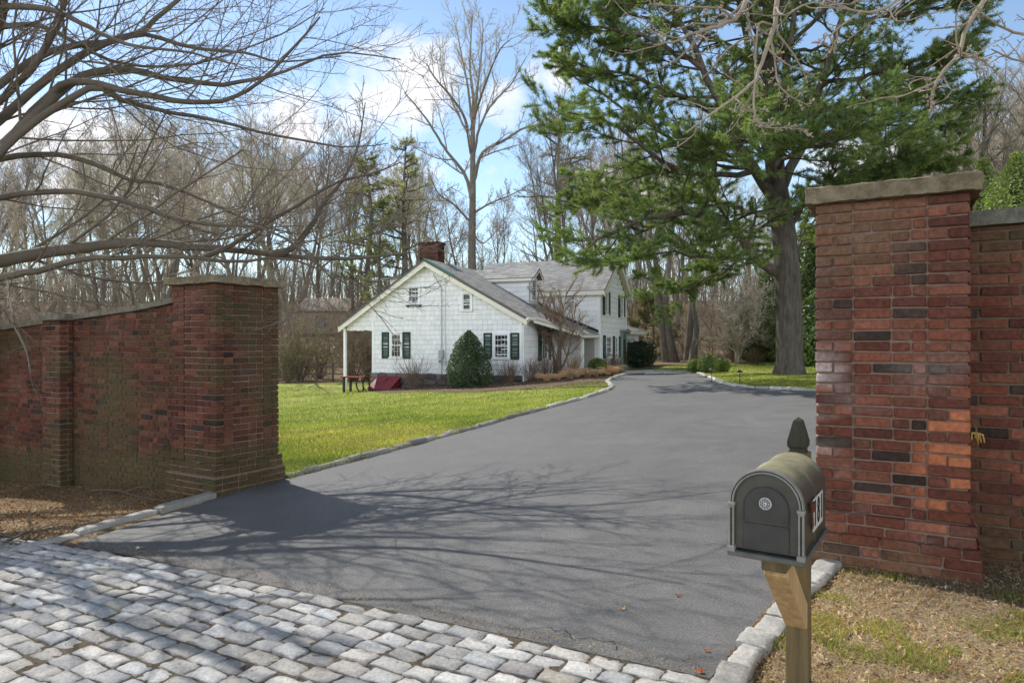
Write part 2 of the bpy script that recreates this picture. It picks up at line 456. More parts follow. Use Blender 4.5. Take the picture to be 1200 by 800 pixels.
lawn_left = [A([-2.55, 8.15])] + kerb_far_left[:11] + [G(706, 447.5)[:2], G(684, 449.5)[:2], G(655, 452)[:2], G(622, 455)[:2], G(580, 459.3)[:2], G(540, 461)[:2], G(500, 459.6)[:2], G(447, 461.5)[:2], G(434, 459)[:2], G(430, 448)[:2], G(380, 449)[:2], G(330, 450)[:2], A([-17, 30]), A([-19, 20]), A([-13.5, 14.3]), A([-9, 11.6]), A([-5.0, 9.3])]
lawn_left_o = sheet('front_lawn', lawn_left, .022, M['lawn'], .8)
mulch_poly = kerb_far_left[10:15] + [G(722, 440)[:2], A([3.7, 28.9]), A([2.4, 30.2]), A([.6, 26.2]), A([-6.0, 28.6]), G(437, 460)[:2], G(447, 461.5)[:2], G(500, 459.6)[:2], G(540, 461)[:2], G(580, 459.3)[:2], G(622, 455)[:2], G(655, 452)[:2], G(684, 449.5)[:2], G(706, 447.5)[:2]]
sheet('planting_bed', mulch_poly, .03, M['mulch'], .8)
lawn_right = kerb_far_right + [A([10.2, 16.2]), A([17, 16]), A([24, 22]), A([24, 33]), G(870, 426)[:2], G(800, 427)[:2], G(765, 431.5)[:2], G(765, 436.5)[:2], G(800, 436.3)[:2]]
sheet('side_lawn', lawn_right, .022, M['lawn'], .8)
pad = [G(722, 441)[:2], G(736, 439)[:2], G(755, 438)[:2], G(780, 437.3)[:2], G(805, 437.2)[:2], G(803, 434.8)[:2], G(770, 433.5)[:2], G(735, 435)[:2]]
sheet('entrance_path', pad, .032, M['concrete'], .8)

# apron of granite setts and the road in front of it
apron_l, apron_r = A([-3.68, 5.67]) , A([.82, 2.96])
ap0 = bord_a - U[:2] * 2.6; 
apron_poly = [ap0, bord_a, bord_b, bord_b + U[:2] * .12, bord_b + U[:2] * .12 - V[:2] * 3.0, ap0 - V[:2] * 3.0]
sheet('sett_bed', apron_poly, .004, M['joint'], .8)
road_poly = [ap0 - V[:2] * 3.0 - U[:2] * 25, ap0 - V[:2] * 3.0, bord_b + U[:2] * .12 - V[:2] * 3.0, bord_b + U[:2] * 25 - V[:2] * 3.0, bord_b + U[:2] * 25 - V[:2] * 10, ap0 - V[:2] * 10 - U[:2] * 25]
sheet('road', road_poly, .006, M['road'], 2.5)

def axis(lo, hi, fine_lo, fine_hi, fine, grow_=1.18):
    c = list(np.arange(fine_lo, fine_hi, fine)); s = fine
    while c[-1] < hi: s *= grow_; c.append(c[-1] + s)
    s = fine
    while c[0] > lo: s *= grow_; c.insert(0, c[0] - s)
    return A(c)
xs = axis(-420, 420, -9, 12, .22); ys = axis(-60, 420, 1.5, 34, .25)
X, Y = np.meshgrid(xs, ys)
Zg = ground_z(X, Y)
for pl in (drive_poly, lawn_left, lawn_right, mulch_poly, pad, apron_poly, road_poly):
    Zg = Zg - .06 * inside(pl, X, Y)
Zg = np.where(inside(drive_poly, X, Y) | inside(lawn_left, X, Y) | inside(lawn_right, X, Y) | inside(mulch_poly, X, Y), np.minimum(Zg, ground_z(X, Y) - .06), Zg)
rough = .035 * (fbm(np.stack([X, Y, 0 * X], -1), 2.2, 3) - .5) * (np.hypot(X, Y) < 14)
nx, ny = len(xs), len(ys)
idx = np.arange(nx * ny).reshape(ny, nx)
gq = np.stack([idx[:-1, :-1], idx[:-1, 1:], idx[1:, 1:], idx[1:, :-1]], -1).reshape(-1, 4)
tg = NT('terrain_litter'); pg = tg.pos()
cd1 = tg.ramp(tg.noise(.9, 5, .65, pg, .4), [(.3, (.16, .115, .072)), (.5, (.27, .20, .125)), (.7, (.34, .265, .17))])
cd2 = tg.ramp(tg.noise(.45, 5, .6, pg, .3), [(.3, (.13, .09, .05)), (.5, (.24, .165, .10)), (.62, (.20, .16, .075)), (.75, (.15, .15, .05))])
spx = tg.n('ShaderNodeSeparateXYZ'); tg.l(pg, spx.inputs[0])
mr = tg.n('ShaderNodeMapRange'); tg.l(spx.outputs[1], mr.inputs[0]); mr.inputs[1].default_value = 14; mr.inputs[2].default_value = 30
cdm = tg.mix(cd1, cd2, mr.outputs[0])
fn = tg.noise(48, 5, .75, pg)
cdm = tg.mix(cdm, tg.ramp(fn, [(.28, (.4,) * 3), (.5, (1, 1, 1)), (.72, (1.6,) * 3)]), 1., 'MULTIPLY')
M['terrain'] = tg.bsdf(cdm, .95, fn, .8, .02, .1)
g = MB().add(np.stack([X, Y, Zg + rough], -1).reshape(-1, 3), gq).build('ground', M['terrain'], None, True, kind='structure')

# setts: every block a domed, rough-topped stone, all in the one apron surface
def setts():
    mb = MB(); n = 7
    g1 = A([-1, -.90, -.45, 0, .45, .90, 1]); gx, gy = np.meshgrid(g1, g1)
    dome = (1 - np.abs(gx)**10) * (1 - np.abs(gy)**10)
    Ln = float(np.linalg.norm(bord_b - bord_a)) + 2.6 + .12
    o0 = np.append(ap0, 0); idx = np.arange(n * n).reshape(n, n)
    tq = np.stack([idx[:-1, :-1], idx[:-1, 1:], idx[1:, 1:], idx[1:, :-1]], -1).reshape(-1, 4)
    ring = np.concatenate([idx[0], idx[1:, -1], idx[-1, -2::-1], idx[-2:0:-1, 0]])
    k = 0; r = 0; d = .002
    uu = unit(np.append(bord_b - bord_a, 0)); vv = A([-uu[1], uu[0], 0])
    while d < 2.95:
        dep = rng.uniform(.108, .122); s = -.2 * rng.random(); 
        while s < Ln:
            ln = rng.uniform(.165, .225)
            e = min(s + ln, Ln)
            if e - max(s, 0) > .06:
                s0 = max(s, 0)
                wob = .006 * math.sin(s * 2.1 + r)
                c = o0 + uu * ((s0 + e) / 2) - vv * (d + dep / 2 + wob + rng.normal(0, .003))
                hx, hy = (e - s0) / 2 - rng.uniform(.002, .007), dep / 2 - rng.uniform(.002, .006)
                sk = rng.normal(0, .035); tilt = rng.normal(0, .04, 2)
                px = gx * (hx + .004 * rng.normal(0, 1, gx.shape)) + sk * gy * hy; py = gy * (hy + .004 * rng.normal(0, 1, gx.shape))
                h = .007 + rng.normal(0, .004) + .009 * dome + rng.normal(0, .0024, gx.shape) * (dome > .2) + tilt[0] * px + tilt[1] * py
                zg = gz(c[0], c[1])
                top = c + px[..., None] * uu + py[..., None] * vv; top[..., 2] = zg + h
                top = top.reshape(-1, 3)
                low = top[ring].copy(); low[:, 2] = zg - .05
                m = len(ring)
                sq = [[ring[i], n * n + i, n * n + (i + 1) % m, ring[(i + 1) % m]] for i in range(m)]
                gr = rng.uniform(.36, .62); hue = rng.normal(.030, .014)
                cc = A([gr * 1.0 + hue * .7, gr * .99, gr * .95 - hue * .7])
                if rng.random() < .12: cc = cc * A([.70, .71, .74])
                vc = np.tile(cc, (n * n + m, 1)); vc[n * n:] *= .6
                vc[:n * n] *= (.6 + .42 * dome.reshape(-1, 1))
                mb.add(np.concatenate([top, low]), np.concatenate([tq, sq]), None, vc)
            s = e
        d += dep; r += 1
    return mb
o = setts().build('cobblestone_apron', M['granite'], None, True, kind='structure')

def slab(mb, c, hu, hv, hz, fr, col, seed=0, rgh=.012, n=(26, 22, 5)):
    """A stone slab with broken, rock-faced edges."""
    nu, nv, nz = n
    def sheet_(a, b, fn):
        ga, gb = np.meshgrid(np.linspace(-1, 1, a), np.linspace(-1, 1, b), indexing='ij')
        p = fn(ga, gb).reshape(-1, 3); i = np.arange(a * b).reshape(a, b)
        return p, np.stack([i[:-1, :-1], i[1:, :-1], i[1:, 1:], i[:-1, 1:]], -1).reshape(-1, 4)
    one = lambda x: np.ones_like(x)
    for fn, a, b in ((lambda x, y: np.stack([x, y, one(x)], -1), nu, nv), (lambda x, y: np.stack([x, y, -one(x)], -1), nu, nv),
                     (lambda x, y: np.stack([x, one(x), y], -1), nu, nz), (lambda x, y: np.stack([x, -one(x), y], -1), nu, nz),
                     (lambda x, y: np.stack([one(x), x, y], -1), nv, nz), (lambda x, y: np.stack([-one(x), x, y], -1), nv, nz)):
        p, q = sheet_(a, b, fn)
        e = np.abs(p); edge = (np.sort(e, 1)[:, 1] > .999)
        loc = p * A([hu, hv, hz])
        w_ = c + loc @ fr
        nz_ = fbm(w_, 9, seed) - .5; nf = fbm(w_, 34, seed + 3) - .5
        disp = (nz_ * 2.2 + nf * 1.1) * rgh
        side = (np.maximum(e[:, 0], e[:, 1]) > .999)
        out = unit(p * A([1, 1, .0]) + 1e-9)
        loc = loc + out * (disp * side)[:, None] * 1.0
        loc[:, 2] += disp * .45 * (e[:, 2] > .999) - np.where(edge & (p[:, 2] > .9), .010 + .02 * np.abs(nf), 0) 
        w_ = c + loc @ fr
        v = .72 + .6 * fbm(w_, 5, seed + 7)
        mb.add(w_, q, None, A(col)[None] * v[:, None])

def kerb(pts, name, w=.12, h=.10, ln=(.24, .42), jit=.008, off=0., bev=.018, tint=1., near=False):
    """A line of squared granite blocks set along a polyline."""
    p = np.asarray([[q[0], q[1], 0] for q in pts], float)
    seg = np.linalg.norm(np.diff(p, axis=0), axis=1); cum = np.r_[0, np.cumsum(seg)]
    at = lambda s: A([np.interp(s, cum, p[:, i]) for i in range(3)])
    C, H, Fr, cl = [], [], [], []; s = 0
    while s < cum[-1] - .05:
        e = min(s + rng.uniform(*ln), cum[-1]); a, b = at(s), at(e)
        d = b - a; L_ = np.linalg.norm(d); d = d / (L_ + 1e-9); nrm = A([-d[1], d[0], 0])
        za, zb = gz(*a[:2]), gz(*b[:2]); dz = (zb - za) / (L_ + 1e-9)
        ax = unit(A([d[0], d[1], dz])); up = unit(np.cross(ax, nrm) * (1 if np.cross(ax, nrm)[2] > 0 else -1))
        hh = h + rng.normal(0, .010)
        c = (a + b) / 2 + nrm * (off + rng.normal(0, .008)); c[2] = (za + zb) / 2 + hh - .13
        C.append(c); H.append([L_ / 2 - .006, w / 2 + rng.normal(0, .008), .13]); Fr.append([ax, nrm, up])
        gq_ = rng.uniform(.36, .54) * tint; cl.append([gq_ * 1.05, gq_ * .99, gq_ * .88]); s = e
    mb = MB()
    if near:
        for i in range(len(C)): slab(mb, C[i], H[i][0], H[i][1], H[i][2], A(Fr[i]), cl[i], 200 + i, .013, (14, 9, 8))
        return mb.build(name, M['granite'], None, True, kind='structure')
    cham(mb, C, H, A(Fr), bev, A(cl), jit)
    return mb.build(name, M['granite'], None, False, kind='structure')
kerb([A([-8.5, 7.7]), G(0, 655)[:2], G(80, 633)[:2], G(150, 613)[:2], G(222, 592)[:2], G(254, 584)[:2]], 'kerb', .13, .055, (.35, .9), .012, .06, .03, .72, True)
kerb(kerb_far_left[:8], 'kerb', .10, .06, (.20, .42), .010, .05, tint=.6)
kerb(kerb_far_left[7:], 'kerb', .12, .07, (.25, .5), .006, .06, tint=1.1)
kerb(far_end, 'kerb', .12, .035, (.4, .8), .003, 0, .01, 1.15)
kerb(kerb_far_right + [A([10.2, 16.1]), A([14, 15.6])], 'kerb', .12, .07, (.25, .5), .006, .05, tint=1.1)
kerb(kerb_near_right[2:] + [A([.66, 2.5]), A([.3, 1.9])], 'kerb', .13, .06, (.18, .30), .016, .075, .03, .92, True)

# a crack at the asphalt's edge
ck = [np.append(G(*p)[:2], 0) for p in ((600, 741), (618, 739.5), (632, 741), (645, 741), (651, 743.5), (663, 745), (671, 751), (682, 751), (693, 752.5), (709, 755), (719, 757.5), (721, 761), (723, 766))]
cl_ = smooth_line(ck, 40); cl_[:, :2] += rng.normal(0, .004, (40, 2)); cl_[:, 2] = ground_z(cl_[:, 0], cl_[:, 1]) + .0095
wd = .0012 + .0018 * rng.random((40, 1)); td = unit(np.gradient(cl_, axis=0)); sd = np.stack([-td[:, 1], td[:, 0], 0 * td[:, 0]], 1)
cv = np.concatenate([cl_ - sd * wd, cl_ + sd * wd])
MB().add(cv, [[i, i + 1, 41 + i, 40 + i] for i in range(39)], None, (.03, .03, .03)).build('crack', M['mortar'], drive)

# ------------------------------------------------------------------ brickwork
PAL = A([.80, .76, .68]) * A([(.250, .092, .064), (.215, .080, .060), (.27, .108, .076), (.18, .070, .054), (.235, .105, .076), (.155, .064, .052), (.30, .125, .088), (.20, .095, .075)])
def brick_colours(C, moss_fn=None, dark=.10, orange=0.):
    B = len(C)
    c = PAL[rng.integers(0, len(PAL), B)] * rng.uniform(.75, 1.15, (B, 1))
    k = rng.random(B) < dark; c[k] = A([.062, .042, .034]) * rng.uniform(.7, 1.5, (k.sum(), 1))
    if moss_fn is not None: c = moss_fn(C, c)
    return c

def face_bricks(p0, du, dn, W, z0, z1, ch=.0677, bond='flemish', dep=.1, joint=.010, top=None, phase=0, strips=0., inset=0.):
    """Centres, half sizes and frame of the bricks of one wall face. p0: bottom left at z=0; top(s): brick limit."""
    C, H = [], []
    nC = int(round((z1 - z0) / ch)); Ls, Lh = .215, .105
    for r in range(nC):
        za, zb = z0 + r * ch, z0 + (r + 1) * ch
        spans = []
        def fill(a, b, start, kind, ins):
            s = a; i = start
            while s < b - 1e-4:
                ln = {'flemish': (Ls if i % 2 == 0 else Lh), 'stretch': Ls, 'head': Lh, 'mixed': (Ls if rng.random() < .68 else Lh)}[kind]
                if s == a and kind == 'stretch' and start % 2: ln = Lh
                if s == a and kind == 'flemish' and start % 2: ln = Lh * .6
                e = s + ln * rng.uniform(.97, 1.03)
                if b - e < .06: e = b
                spans.append((s, min(e, b), ins)); s = e; i += 1
        if strips:
            k = 'head' if (r + phase) % 2 else 'stretch'
            a = strips * 1.0
            fill(0, a, 0, k, 0); fill(a, W - a, rng.integers(0, 2), 'mixed', inset); fill(W - a, W, 0, k, 0)
        else:
            fill(0, W, (r + phase) % 2, bond, 0)
        for s, e, ins in spans:
            zt = zb
            if top is not None:
                zt = min(zb, top((s + e) / 2))
                if zt - za < .025: continue
            jn = joint * rng.uniform(.6, 1.3)
            C.append(p0 + du * ((s + e) / 2) - dn * (dep / 2 + ins + max(0, rng.normal(0, .0018))) + A([0, 0, (za + zt) / 2 + rng.normal(0, .0012)]))
            H.append([(e - s) / 2 - jn / 2, dep / 2, (zt - za) / 2 - jn / 2])
    return A(C), A(H), A([du, dn, Zv])

MOSS = A([.135, .105, .055]); EFF = A([.52, .44, .40])
def pillar(name, label, corner, W, D, zb, zt, cop_h, cop_over, moss_fn, seed, dark=.08):
    """corner: front left corner of the shaft (world xy); W along U, D along V."""
    root = thing(name, label, 'gate pillar', (corner[0], corner[1], zb))
    p = A([corner[0], corner[1], 0.]); mb = MB(); n_pl = 5; ch = .0677
    zs = zt - int((zt - zb) / ch - n_pl + .5) * ch
    for dz0, dz1, ex in ((zb - .06, zs - 2 * ch, .055), (zs - 2 * ch, zs, .03), (zs, zt, 0.)):
        st = .222 if ex == 0 else 0.
        ins = .007 if ex == 0 else 0
        q = p - U * ex - V * ex; w_, d_ = W + 2 * ex, D + 2 * ex
        faces = [face_bricks(q, U, -V, w_, dz0, dz1, strips=st, inset=ins, bond='mixed', phase=0),
                 face_bricks(q + U * w_ + V * d_, -U, V, w_, dz0, dz1, strips=st, inset=ins, bond='mixed', phase=0)]
        dd = .101
        faces += [face_bricks(q + U * w_ + V * dd, V, U, d_ - 2 * dd, dz0, dz1, strips=st * .58, inset=ins, bond='mixed', phase=1),
                  face_bricks(q + V * (d_ - dd), -V, -U, d_ - 2 * dd, dz0, dz1, strips=st * .58, inset=ins, bond='mixed', phase=1)]
        for C, H, fr in faces:
            col = brick_colours(C, None, dark)
            i0 = mb.n; cham(mb, C, H, fr, .007, col, .0016)
            v = mb.v[-1]; cc = np.array(mb.c[-1]); mb.c[-1] = moss_fn(v, cc)
    sh = mb.build('shaft', M['brick'], root)
    mb = MB()
    for z0, z1, ex in ((zb - .08, zs - 2 * ch - .004, .055), (zs - 2 * ch - .004, zs - .004, .03), (zs - .004, zt + .004, 0.)):
        s_ = .011 + (.007 if ex == 0 else 0)
        mb.box(p + U * W / 2 + V * D / 2 + Zv * (z0 + z1) / 2, [W / 2 + ex - s_, D / 2 + ex - s_, (z1 - z0) / 2], A([U, V, Zv]), .002, (.20, .138, .105))
    mb.build('mortar', M['mortar'], sh)
    mb = MB()
    slab(mb, p + U * W / 2 + V * D / 2 + Zv * (zt + cop_h / 2), W / 2 + cop_over, D / 2 + cop_over, cop_h / 2, A([U, V, Zv]), (.225, .185, .12), seed, .023, (60, 46, 9))
    mb.build('coping', M['stone'], root, True)
    return root

def moss_right(v, c):
    """Right pillar: mossy brown near the top, efflorescence low on the left, patch of new orange bricks on the right."""
    n1 = fbm(v, 2.6, 21); s = (v - A([1.96, 4.42, 0])) @ U
    z = v[:, 2]
    m = sstep(1.85, 2.25, z + .5 * (n1 - .5)) * sstep(.72, .3, s) * .75
    m = np.maximum(m, sstep(.46, .24, z) * .7 * sstep(.32, .55, n1))
    c = c * (1 - m[:, None]) + MOSS * A([1.25, 1.0, 1.1]) * m[:, None]
    e = sstep(.46, .62, fbm(v, 6, 44)) * sstep(.27, .05, s) * sstep(.55, .8, z) * sstep(1.55, 1.25, z)
    e = np.maximum(e, .16 * sstep(.64, .8, fbm(v, 3.1, 47)))
    c = c * (1 - .8 * e[:, None]) + EFF * 1.1 * .8 * e[:, None]
    return c
def orange_patch(v, c):
    c = c * .86
    s = (v - A([1.96, 4.42, 0])) @ U; z = v[:, 2]
    k = sstep(.50, .66, s + .25 * (fbm(v, 3, 61) - .5)) * sstep(1.22, 1.05, z) * sstep(.30, .5, z) 
    c = moss_right(v, c); b = (c.sum(1) > .25)
    return c * (1 - .62 * (k * b)[:, None]) + A([.54, .19, .085]) * (.62 * k * b)[:, None]

def moss_left(v, c):
    n1 = fbm(v, 1.3, 31); z = v[:, 2]; base = ground_z(v[:, 0], v[:, 1])
    h = z - base
    m = .8 * sstep(.62, .38, h + .22 * (n1 - .5))                       # green band at the foot
    m = np.maximum(m, .72 * sstep(1.55, 2.0, h + .6 * (fbm(v, .9, 37) - .5)) * sstep(.44, .6, fbm(v, 1.6, 39)))
    m = np.maximum(m, .75 * sstep(.46, .66, .6 * fbm(v, .8, 33) + .4 * fbm(v, 3.5, 34)))
    mc = MOSS * A([.85, .95, .8]) * (.7 + .6 * n1)[:, None]
    c = c * (1 - m[:, None]) + mc * m[:, None]
    e = .25 * sstep(.60, .80, fbm(v, 2.2, 35)); c = c * (1 - e[:, None]) + A([.36, .20, .16]) * e[:, None]
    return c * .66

RP = A([1.96, 4.42]); RW = .845
pillar('gate_pillar', 'tall red brick gate pillar with pale rough stone cap beside the mailbox', RP, RW, .84, .085, 2.382, .108, .05, orange_patch, 3, .07)
LPc = A([-3.2, 7.38]); LW, LD = .78, .86                        # near corner of the left pillar
pillar('gate_pillar', 'mossy shaded brick gate pillar with thin stone cap across the drive by the lawn', LPc - U[:2] * LW, LW, LD, -.19, 2.135, .085, .06, moss_left, 5, .07)

# walls ---------------------------------------------------------------------
def wall(name, label, start, direc, length, thick, base, topf, moss_fn, seed, cop=.07, pilasters=(), cop_col=(.20, .18, .135)):
    """start: point on the road-side face next to its pillar; direc: unit vector away from it."""
    root = thing(name, label, 'brick wall', (start[0], start[1], base))
    n = -V; p = A([start[0], start[1], 0.]); d = direc
    right = d if np.dot(np.cross(n, Zv), d) < 0 else -d
    ch = .0677
    nc = int(math.ceil((max(topf(0), topf(length)) - base) / ch))
    mb = MB()
    rev = np.dot(right, d) < 0
    p0 = p + (d * length if rev else 0)
    tf = (lambda s: topf(length - s)) if rev else topf
    for face in (0, 1):
        if face == 0: C, H, fr = face_bricks(p0, right, n, length, base, base + nc * ch, top=tf, bond='flemish')
        else:
            C, H, fr = face_bricks(p0 + V * thick + right * length, -right, -n, length, base, base + nc * ch, top=lambda s: tf(length - s), bond='flemish')
        # the foot of the wall follows the ground, one brick below it
        gzv = ground_z(C[:, 0], C[:, 1]); k = C[:, 2] > gzv - .12
        C, H = C[k], H[k]
        cham(mb, C, H, fr, .006, brick_colours(C, None, .07), .002)
        mb.c[-1] = moss_fn(mb.v[-1], np.array(mb.c[-1]))
    sh = mb.build('brickwork', M['brick'], root)
    ss = np.linspace(0, length, int(length / .4) + 2)
    a = [p + d * s - n * .012 for s in ss]; b = [p + d * s - n * (thick - .012) for s in ss]
    v = np.array([[x + Zv * base, x + Zv * topf(s), y + Zv * topf(s), y + Zv * base] for x, y, s in zip(a, b, ss)]).reshape(-1, 3)
    q = []
    for i in range(len(ss) - 1):
        for j in range(4): q.append([i * 4 + j, i * 4 + (j + 1) % 4, i * 4 + 4 + (j + 1) % 4, i * 4 + 4 + j])
    q += [[0, 1, 2, 3], [len(v) - 4, len(v) - 3, len(v) - 2, len(v) - 1]]
    MB().add(v, q, None, moss_fn(v, np.tile(A([.22, .16, .125]), (len(v), 1)))).build('mortar', M['mortar'], sh)
    # coping stones
    mb = MB(); s = 0
    while s < length - .02:
        e = min(s + rng.uniform(.7, 1.1), length); c = p + d * ((s + e) / 2) - n * (thick / 2)
        sl_ = (topf(e) - topf(s)) / (e - s); ax = unit(d + Zv * sl_); up = unit(np.cross(n, ax)); up = up if up[2] > 0 else -up
        slab(mb, c + Zv * ((topf(s) + topf(e)) / 2 + cop / 2 + .002), (e - s) / 2 - .004, thick / 2 + .045, cop / 2, A([ax, n, up]), A(cop_col) * rng.uniform(.85, 1.15), seed + int(s * 7), .008, (12, 7, 4))
        s = e
    mb.build('coping', M['stone'], root, True)
    for s0, s1, out in pilasters:
        mb = MB(); pp = p + d * s0 + n * out; Wp = s1 - s0; zt = topf((s0 + s1) / 2) + .01
        q0 = (pp + d * Wp) if rev else pp
        dm = out + .0
        C, H, fr = face_bricks(q0, right, n, Wp, base, zt, bond='stretch', dep=.1)
        cham(mb, C, H, fr, .006, brick_colours(C, None, .07), .002); mb.c[-1] = moss_fn(mb.v[-1], np.array(mb.c[-1]))
        for sd_ in (0, 1):
            e0 = q0 + right * (Wp if sd_ else 0)
            C, H, fr = face_bricks(e0 - n * (.101 if sd_ else out - .002), (-n if sd_ else n), (right if sd_ else -right), max(out - .103, .03), base, zt, bond='head', dep=.09)
            if len(C): cham(mb, C, H, fr, .006, brick_colours(C, None, .07), .002); mb.c[-1] = moss_fn(mb.v[-1], np.array(mb.c[-1]))
        po = mb.build('pilaster', M['brick'], root)
        mb = MB(); mb.box(q0 + right * Wp / 2 - n * (out / 2 + .006) + Zv * (base + zt) / 2, [Wp / 2 - .012, out / 2 - .008, (zt - base) / 2], A([right, n, Zv]), .002, (.2, .15, .12)); mb.build('mortar', M['mortar'], po)
        mb = MB(); slab(mb, q0 + right * Wp / 2 - n * (out / 2 + .0) + Zv * (zt + cop / 2 + .012), Wp / 2 + .05, out / 2 + .05, cop / 2 + .012, A([right, n, Zv]), cop_col, seed + 77, .008, (10, 8, 4)); mb.build('coping', M['stone'], po, True)
    return root

lw0 = LPc - U[:2] * LW + V[:2] * .13
def ltop(s): return 1.925 - .062 * s - .10 * float(sstep(0, 2.0, s)) * 0 + .03 * float(sstep(.6, 0, s))
def s_at(px, out):
    x = (px - 600) / F; a = np.append(lw0, 0) - V * out
    return (a[0] - x * a[1]) / (U[0] - x * U[1])
wall('garden_wall', 'long mossy brick wall running left from the shaded gate pillar', lw0, -U, 9.5, .34, -1.0, ltop, moss_left, 11, .075, ((s_at(70, .17), s_at(49, .17), .17), (6.9, 7.3, .17)))
rw0 = RP + U[:2] * RW + V[:2] * .34
def moss_rw(v, c):
    h = v[:, 2]; n1 = fbm(v, 1.7, 71)
    m = .6 * sstep(.55, .25, h + .2 * (n1 - .5)) + .55 * sstep(1.9, 2.15, h + .3 * (n1 - .5)); m = np.clip(m, 0, .8)
    c = c * (1 - m[:, None]) + MOSS * A([.8, .8, .8]) * m[:, None]
    k = .6 * sstep(1.45, 1.2, h) * sstep(.5, .7, h) * sstep(.5, .62, fbm(v, 2.3, 72)) * (c.sum(1) > .22)
    return (c * (1 - k[:, None]) + A([.46, .15, .07]) * k[:, None]) * .88
wall('garden_wall', 'red brick wall with grey stone coping right of the tall pillar', rw0, U, 7.5, .36, -.05, lambda s: 2.215 + .0 * s, moss_rw, 13, .105, (), (.17, .17, .135))

# ------------------------------------------------------------------ mailbox
def mailbox():
    th = math.radians(33); um = A([math.cos(th), -math.sin(th), 0]); vm = A([math.sin(th), math.cos(th), 0])
    fr = A([um, vm, Zv])
    rc = A([1.007, 2.35, 0]); z0 = .742
    o0 = rc - um * .128                                     # middle of the front, at ground height 0
    pc = o0 + vm * .60                                      # post centre
    gp = gz(pc[0], pc[1])
    root = thing('mailbox', 'dark arched metal mailbox on a timber post with house number plate', 'mailbox', (pc[0], pc[1], gp))
    iron, lite = (.066, .061, .047), (.24, .235, .205)
    wood = (.17, .125, .062); pale = (.46, .31, .15)
    mb = MB(); mb.box(pc + Zv * (gp - .3 + 1.03) / 2, [.0445, .0445, (1.03 - gp + .3) / 2], fr, .004, wood); mb.build('post', M['wood'], root)
    # pointed post top
    mb = MB(); pr = [(.0, .033), (.012, .030), (.022, .038), (.04, .039), (.118, .018), (.132, .0)]
    vv = np.array([pc + Zv * (1.03 + h * 1.12) + um * sx * r + vm * sy * r for h, r in pr for sx, sy in ((-1, -1), (1, -1), (1, 1), (-1, 1))])
    q = [[i * 4 + j, i * 4 + (j + 1) % 4, i * 4 + 4 + (j + 1) % 4, i * 4 + 4 + j] for i in range(len(pr) - 1) for j in range(4)]
    mb.add(vv, q, None, (.052, .052, .034)); mb.build('finial', M['wood'], root)
    # arm and slanted brace
    mb = MB(); mb.box(o0 + vm * .34 + Zv * (z0 - .052), [.044, .215, .042], fr, .003, (.15, .115, .06)); mb.build('arm', M['wood'], root)
    mb = MB(); a0 = o0 + vm * .20 + Zv * (z0 - .095); a1 = o0 + vm * .56 + Zv * (z0 - .40)
    ax = unit(a1 - a0); nn = np.cross(um, ax)
    mb.box((a0 + a1) / 2, [.043, np.linalg.norm(a1 - a0) / 2 + .02, .045], A([um, ax, nn]), .003, pale); mb.build('brace', M['wood'], root)
    # shell: profile swept along vm
    r = .118; hs = .178
    def prof(rr, h, n=22):
        a = np.linspace(math.pi, 0, n)
        pts = [(-rr, 0)] + [(rr * math.cos(x), h + rr * math.sin(x)) for x in a] + [(rr, 0)]
        return np.array(pts)
    def sweep(stations, closed_bottom=True):
        mb = MB(); rows = []
        for s, rr, h in stations:
            pf = prof(rr, h); rows.append(o0 + vm * s + pf[:, :1] * um + (z0 + pf[:, 1:]) * Zv)
        v = np.array(rows); n = v.shape[1]; idx = np.arange(v.shape[0] * n).reshape(v.shape[0], n)
        q = np.stack([idx[:-1], np.roll(idx[:-1], -1, 1), np.roll(idx[1:], -1, 1), idx[1:]], -1).reshape(-1, 4)
        mb.add(v.reshape(-1, 3), q, None, iron); return mb, v
    st = []
    for s in np.linspace(.012, .50, 60):
        b = 0
        for c, wd in ((.03, .011), (.052, .008), (.255, .014), (.455, .008), (.478, .011)):
            b += .0065 * math.exp(-((s - c) / wd)**2)
        st.append((s, r + b, hs))
    mb, v = sweep(st)
    # pale yellow highlight painted into the colour along the top
    c = np.array(mb.c[0]); p = v.reshape(-1, 3); hgt = sstep(z0 + .22, z0 + .29, p[:, 2])
    k = hgt * (.35 + .65 * fbm(p, 14, 81)); mb.c[0] = c * (1 - k[:, None]) + A([.40, .36, .21]) * k[:, None]
    n = v.shape[1]
    mb.add(np.vstack([v[-1], v[-1].mean(0)]), None, [[i, (i + 1) % n, n] for i in range(n)], iron)
    body = mb.build('body', M['iron'], root, True)
    # face: door with inset arched panel and knob
    def arch_plate(rr, h, zlow, s, col, mb):
        pf = prof(rr, h); pf[0, 1] = pf[-1, 1] = zlow
        v = o0 + vm * s + pf[:, :1] * um + (z0 + pf[:, 1:]) * Zv; n = len(v)
        mb.add(np.vstack([v, v.mean(0)]), None, [[i, (i + 1) % n, n] for i in range(n)], col)
    def arch_ring(r0, r1, h, zlow, s0, s1, col, mb):
        rows = []
        for rr, s in ((r0, s0), (r1, s0), (r1, s1), (r0, s1)):
            pf = prof(rr, h, 26); pf[0, 1] = pf[-1, 1] = zlow
            rows.append(o0 + vm * s + pf[:, :1] * um + (z0 + pf[:, 1:]) * Zv)
        v = np.array(rows); n = v.shape[1]; i = np.arange(4 * n).reshape(4, n)
        q = [[i[a, j], i[(a + 1) % 4, j], i[(a + 1) % 4, j + 1], i[a, j + 1]] for a in range(4) for j in range(n - 1)]
        mb.add(v.reshape(-1, 3), q, None, col)
    mb = MB(); arch_plate(.113, hs, .012, .004, iron, mb); arch_ring(.108, .113, hs, .012, -.002, .006, iron, mb)
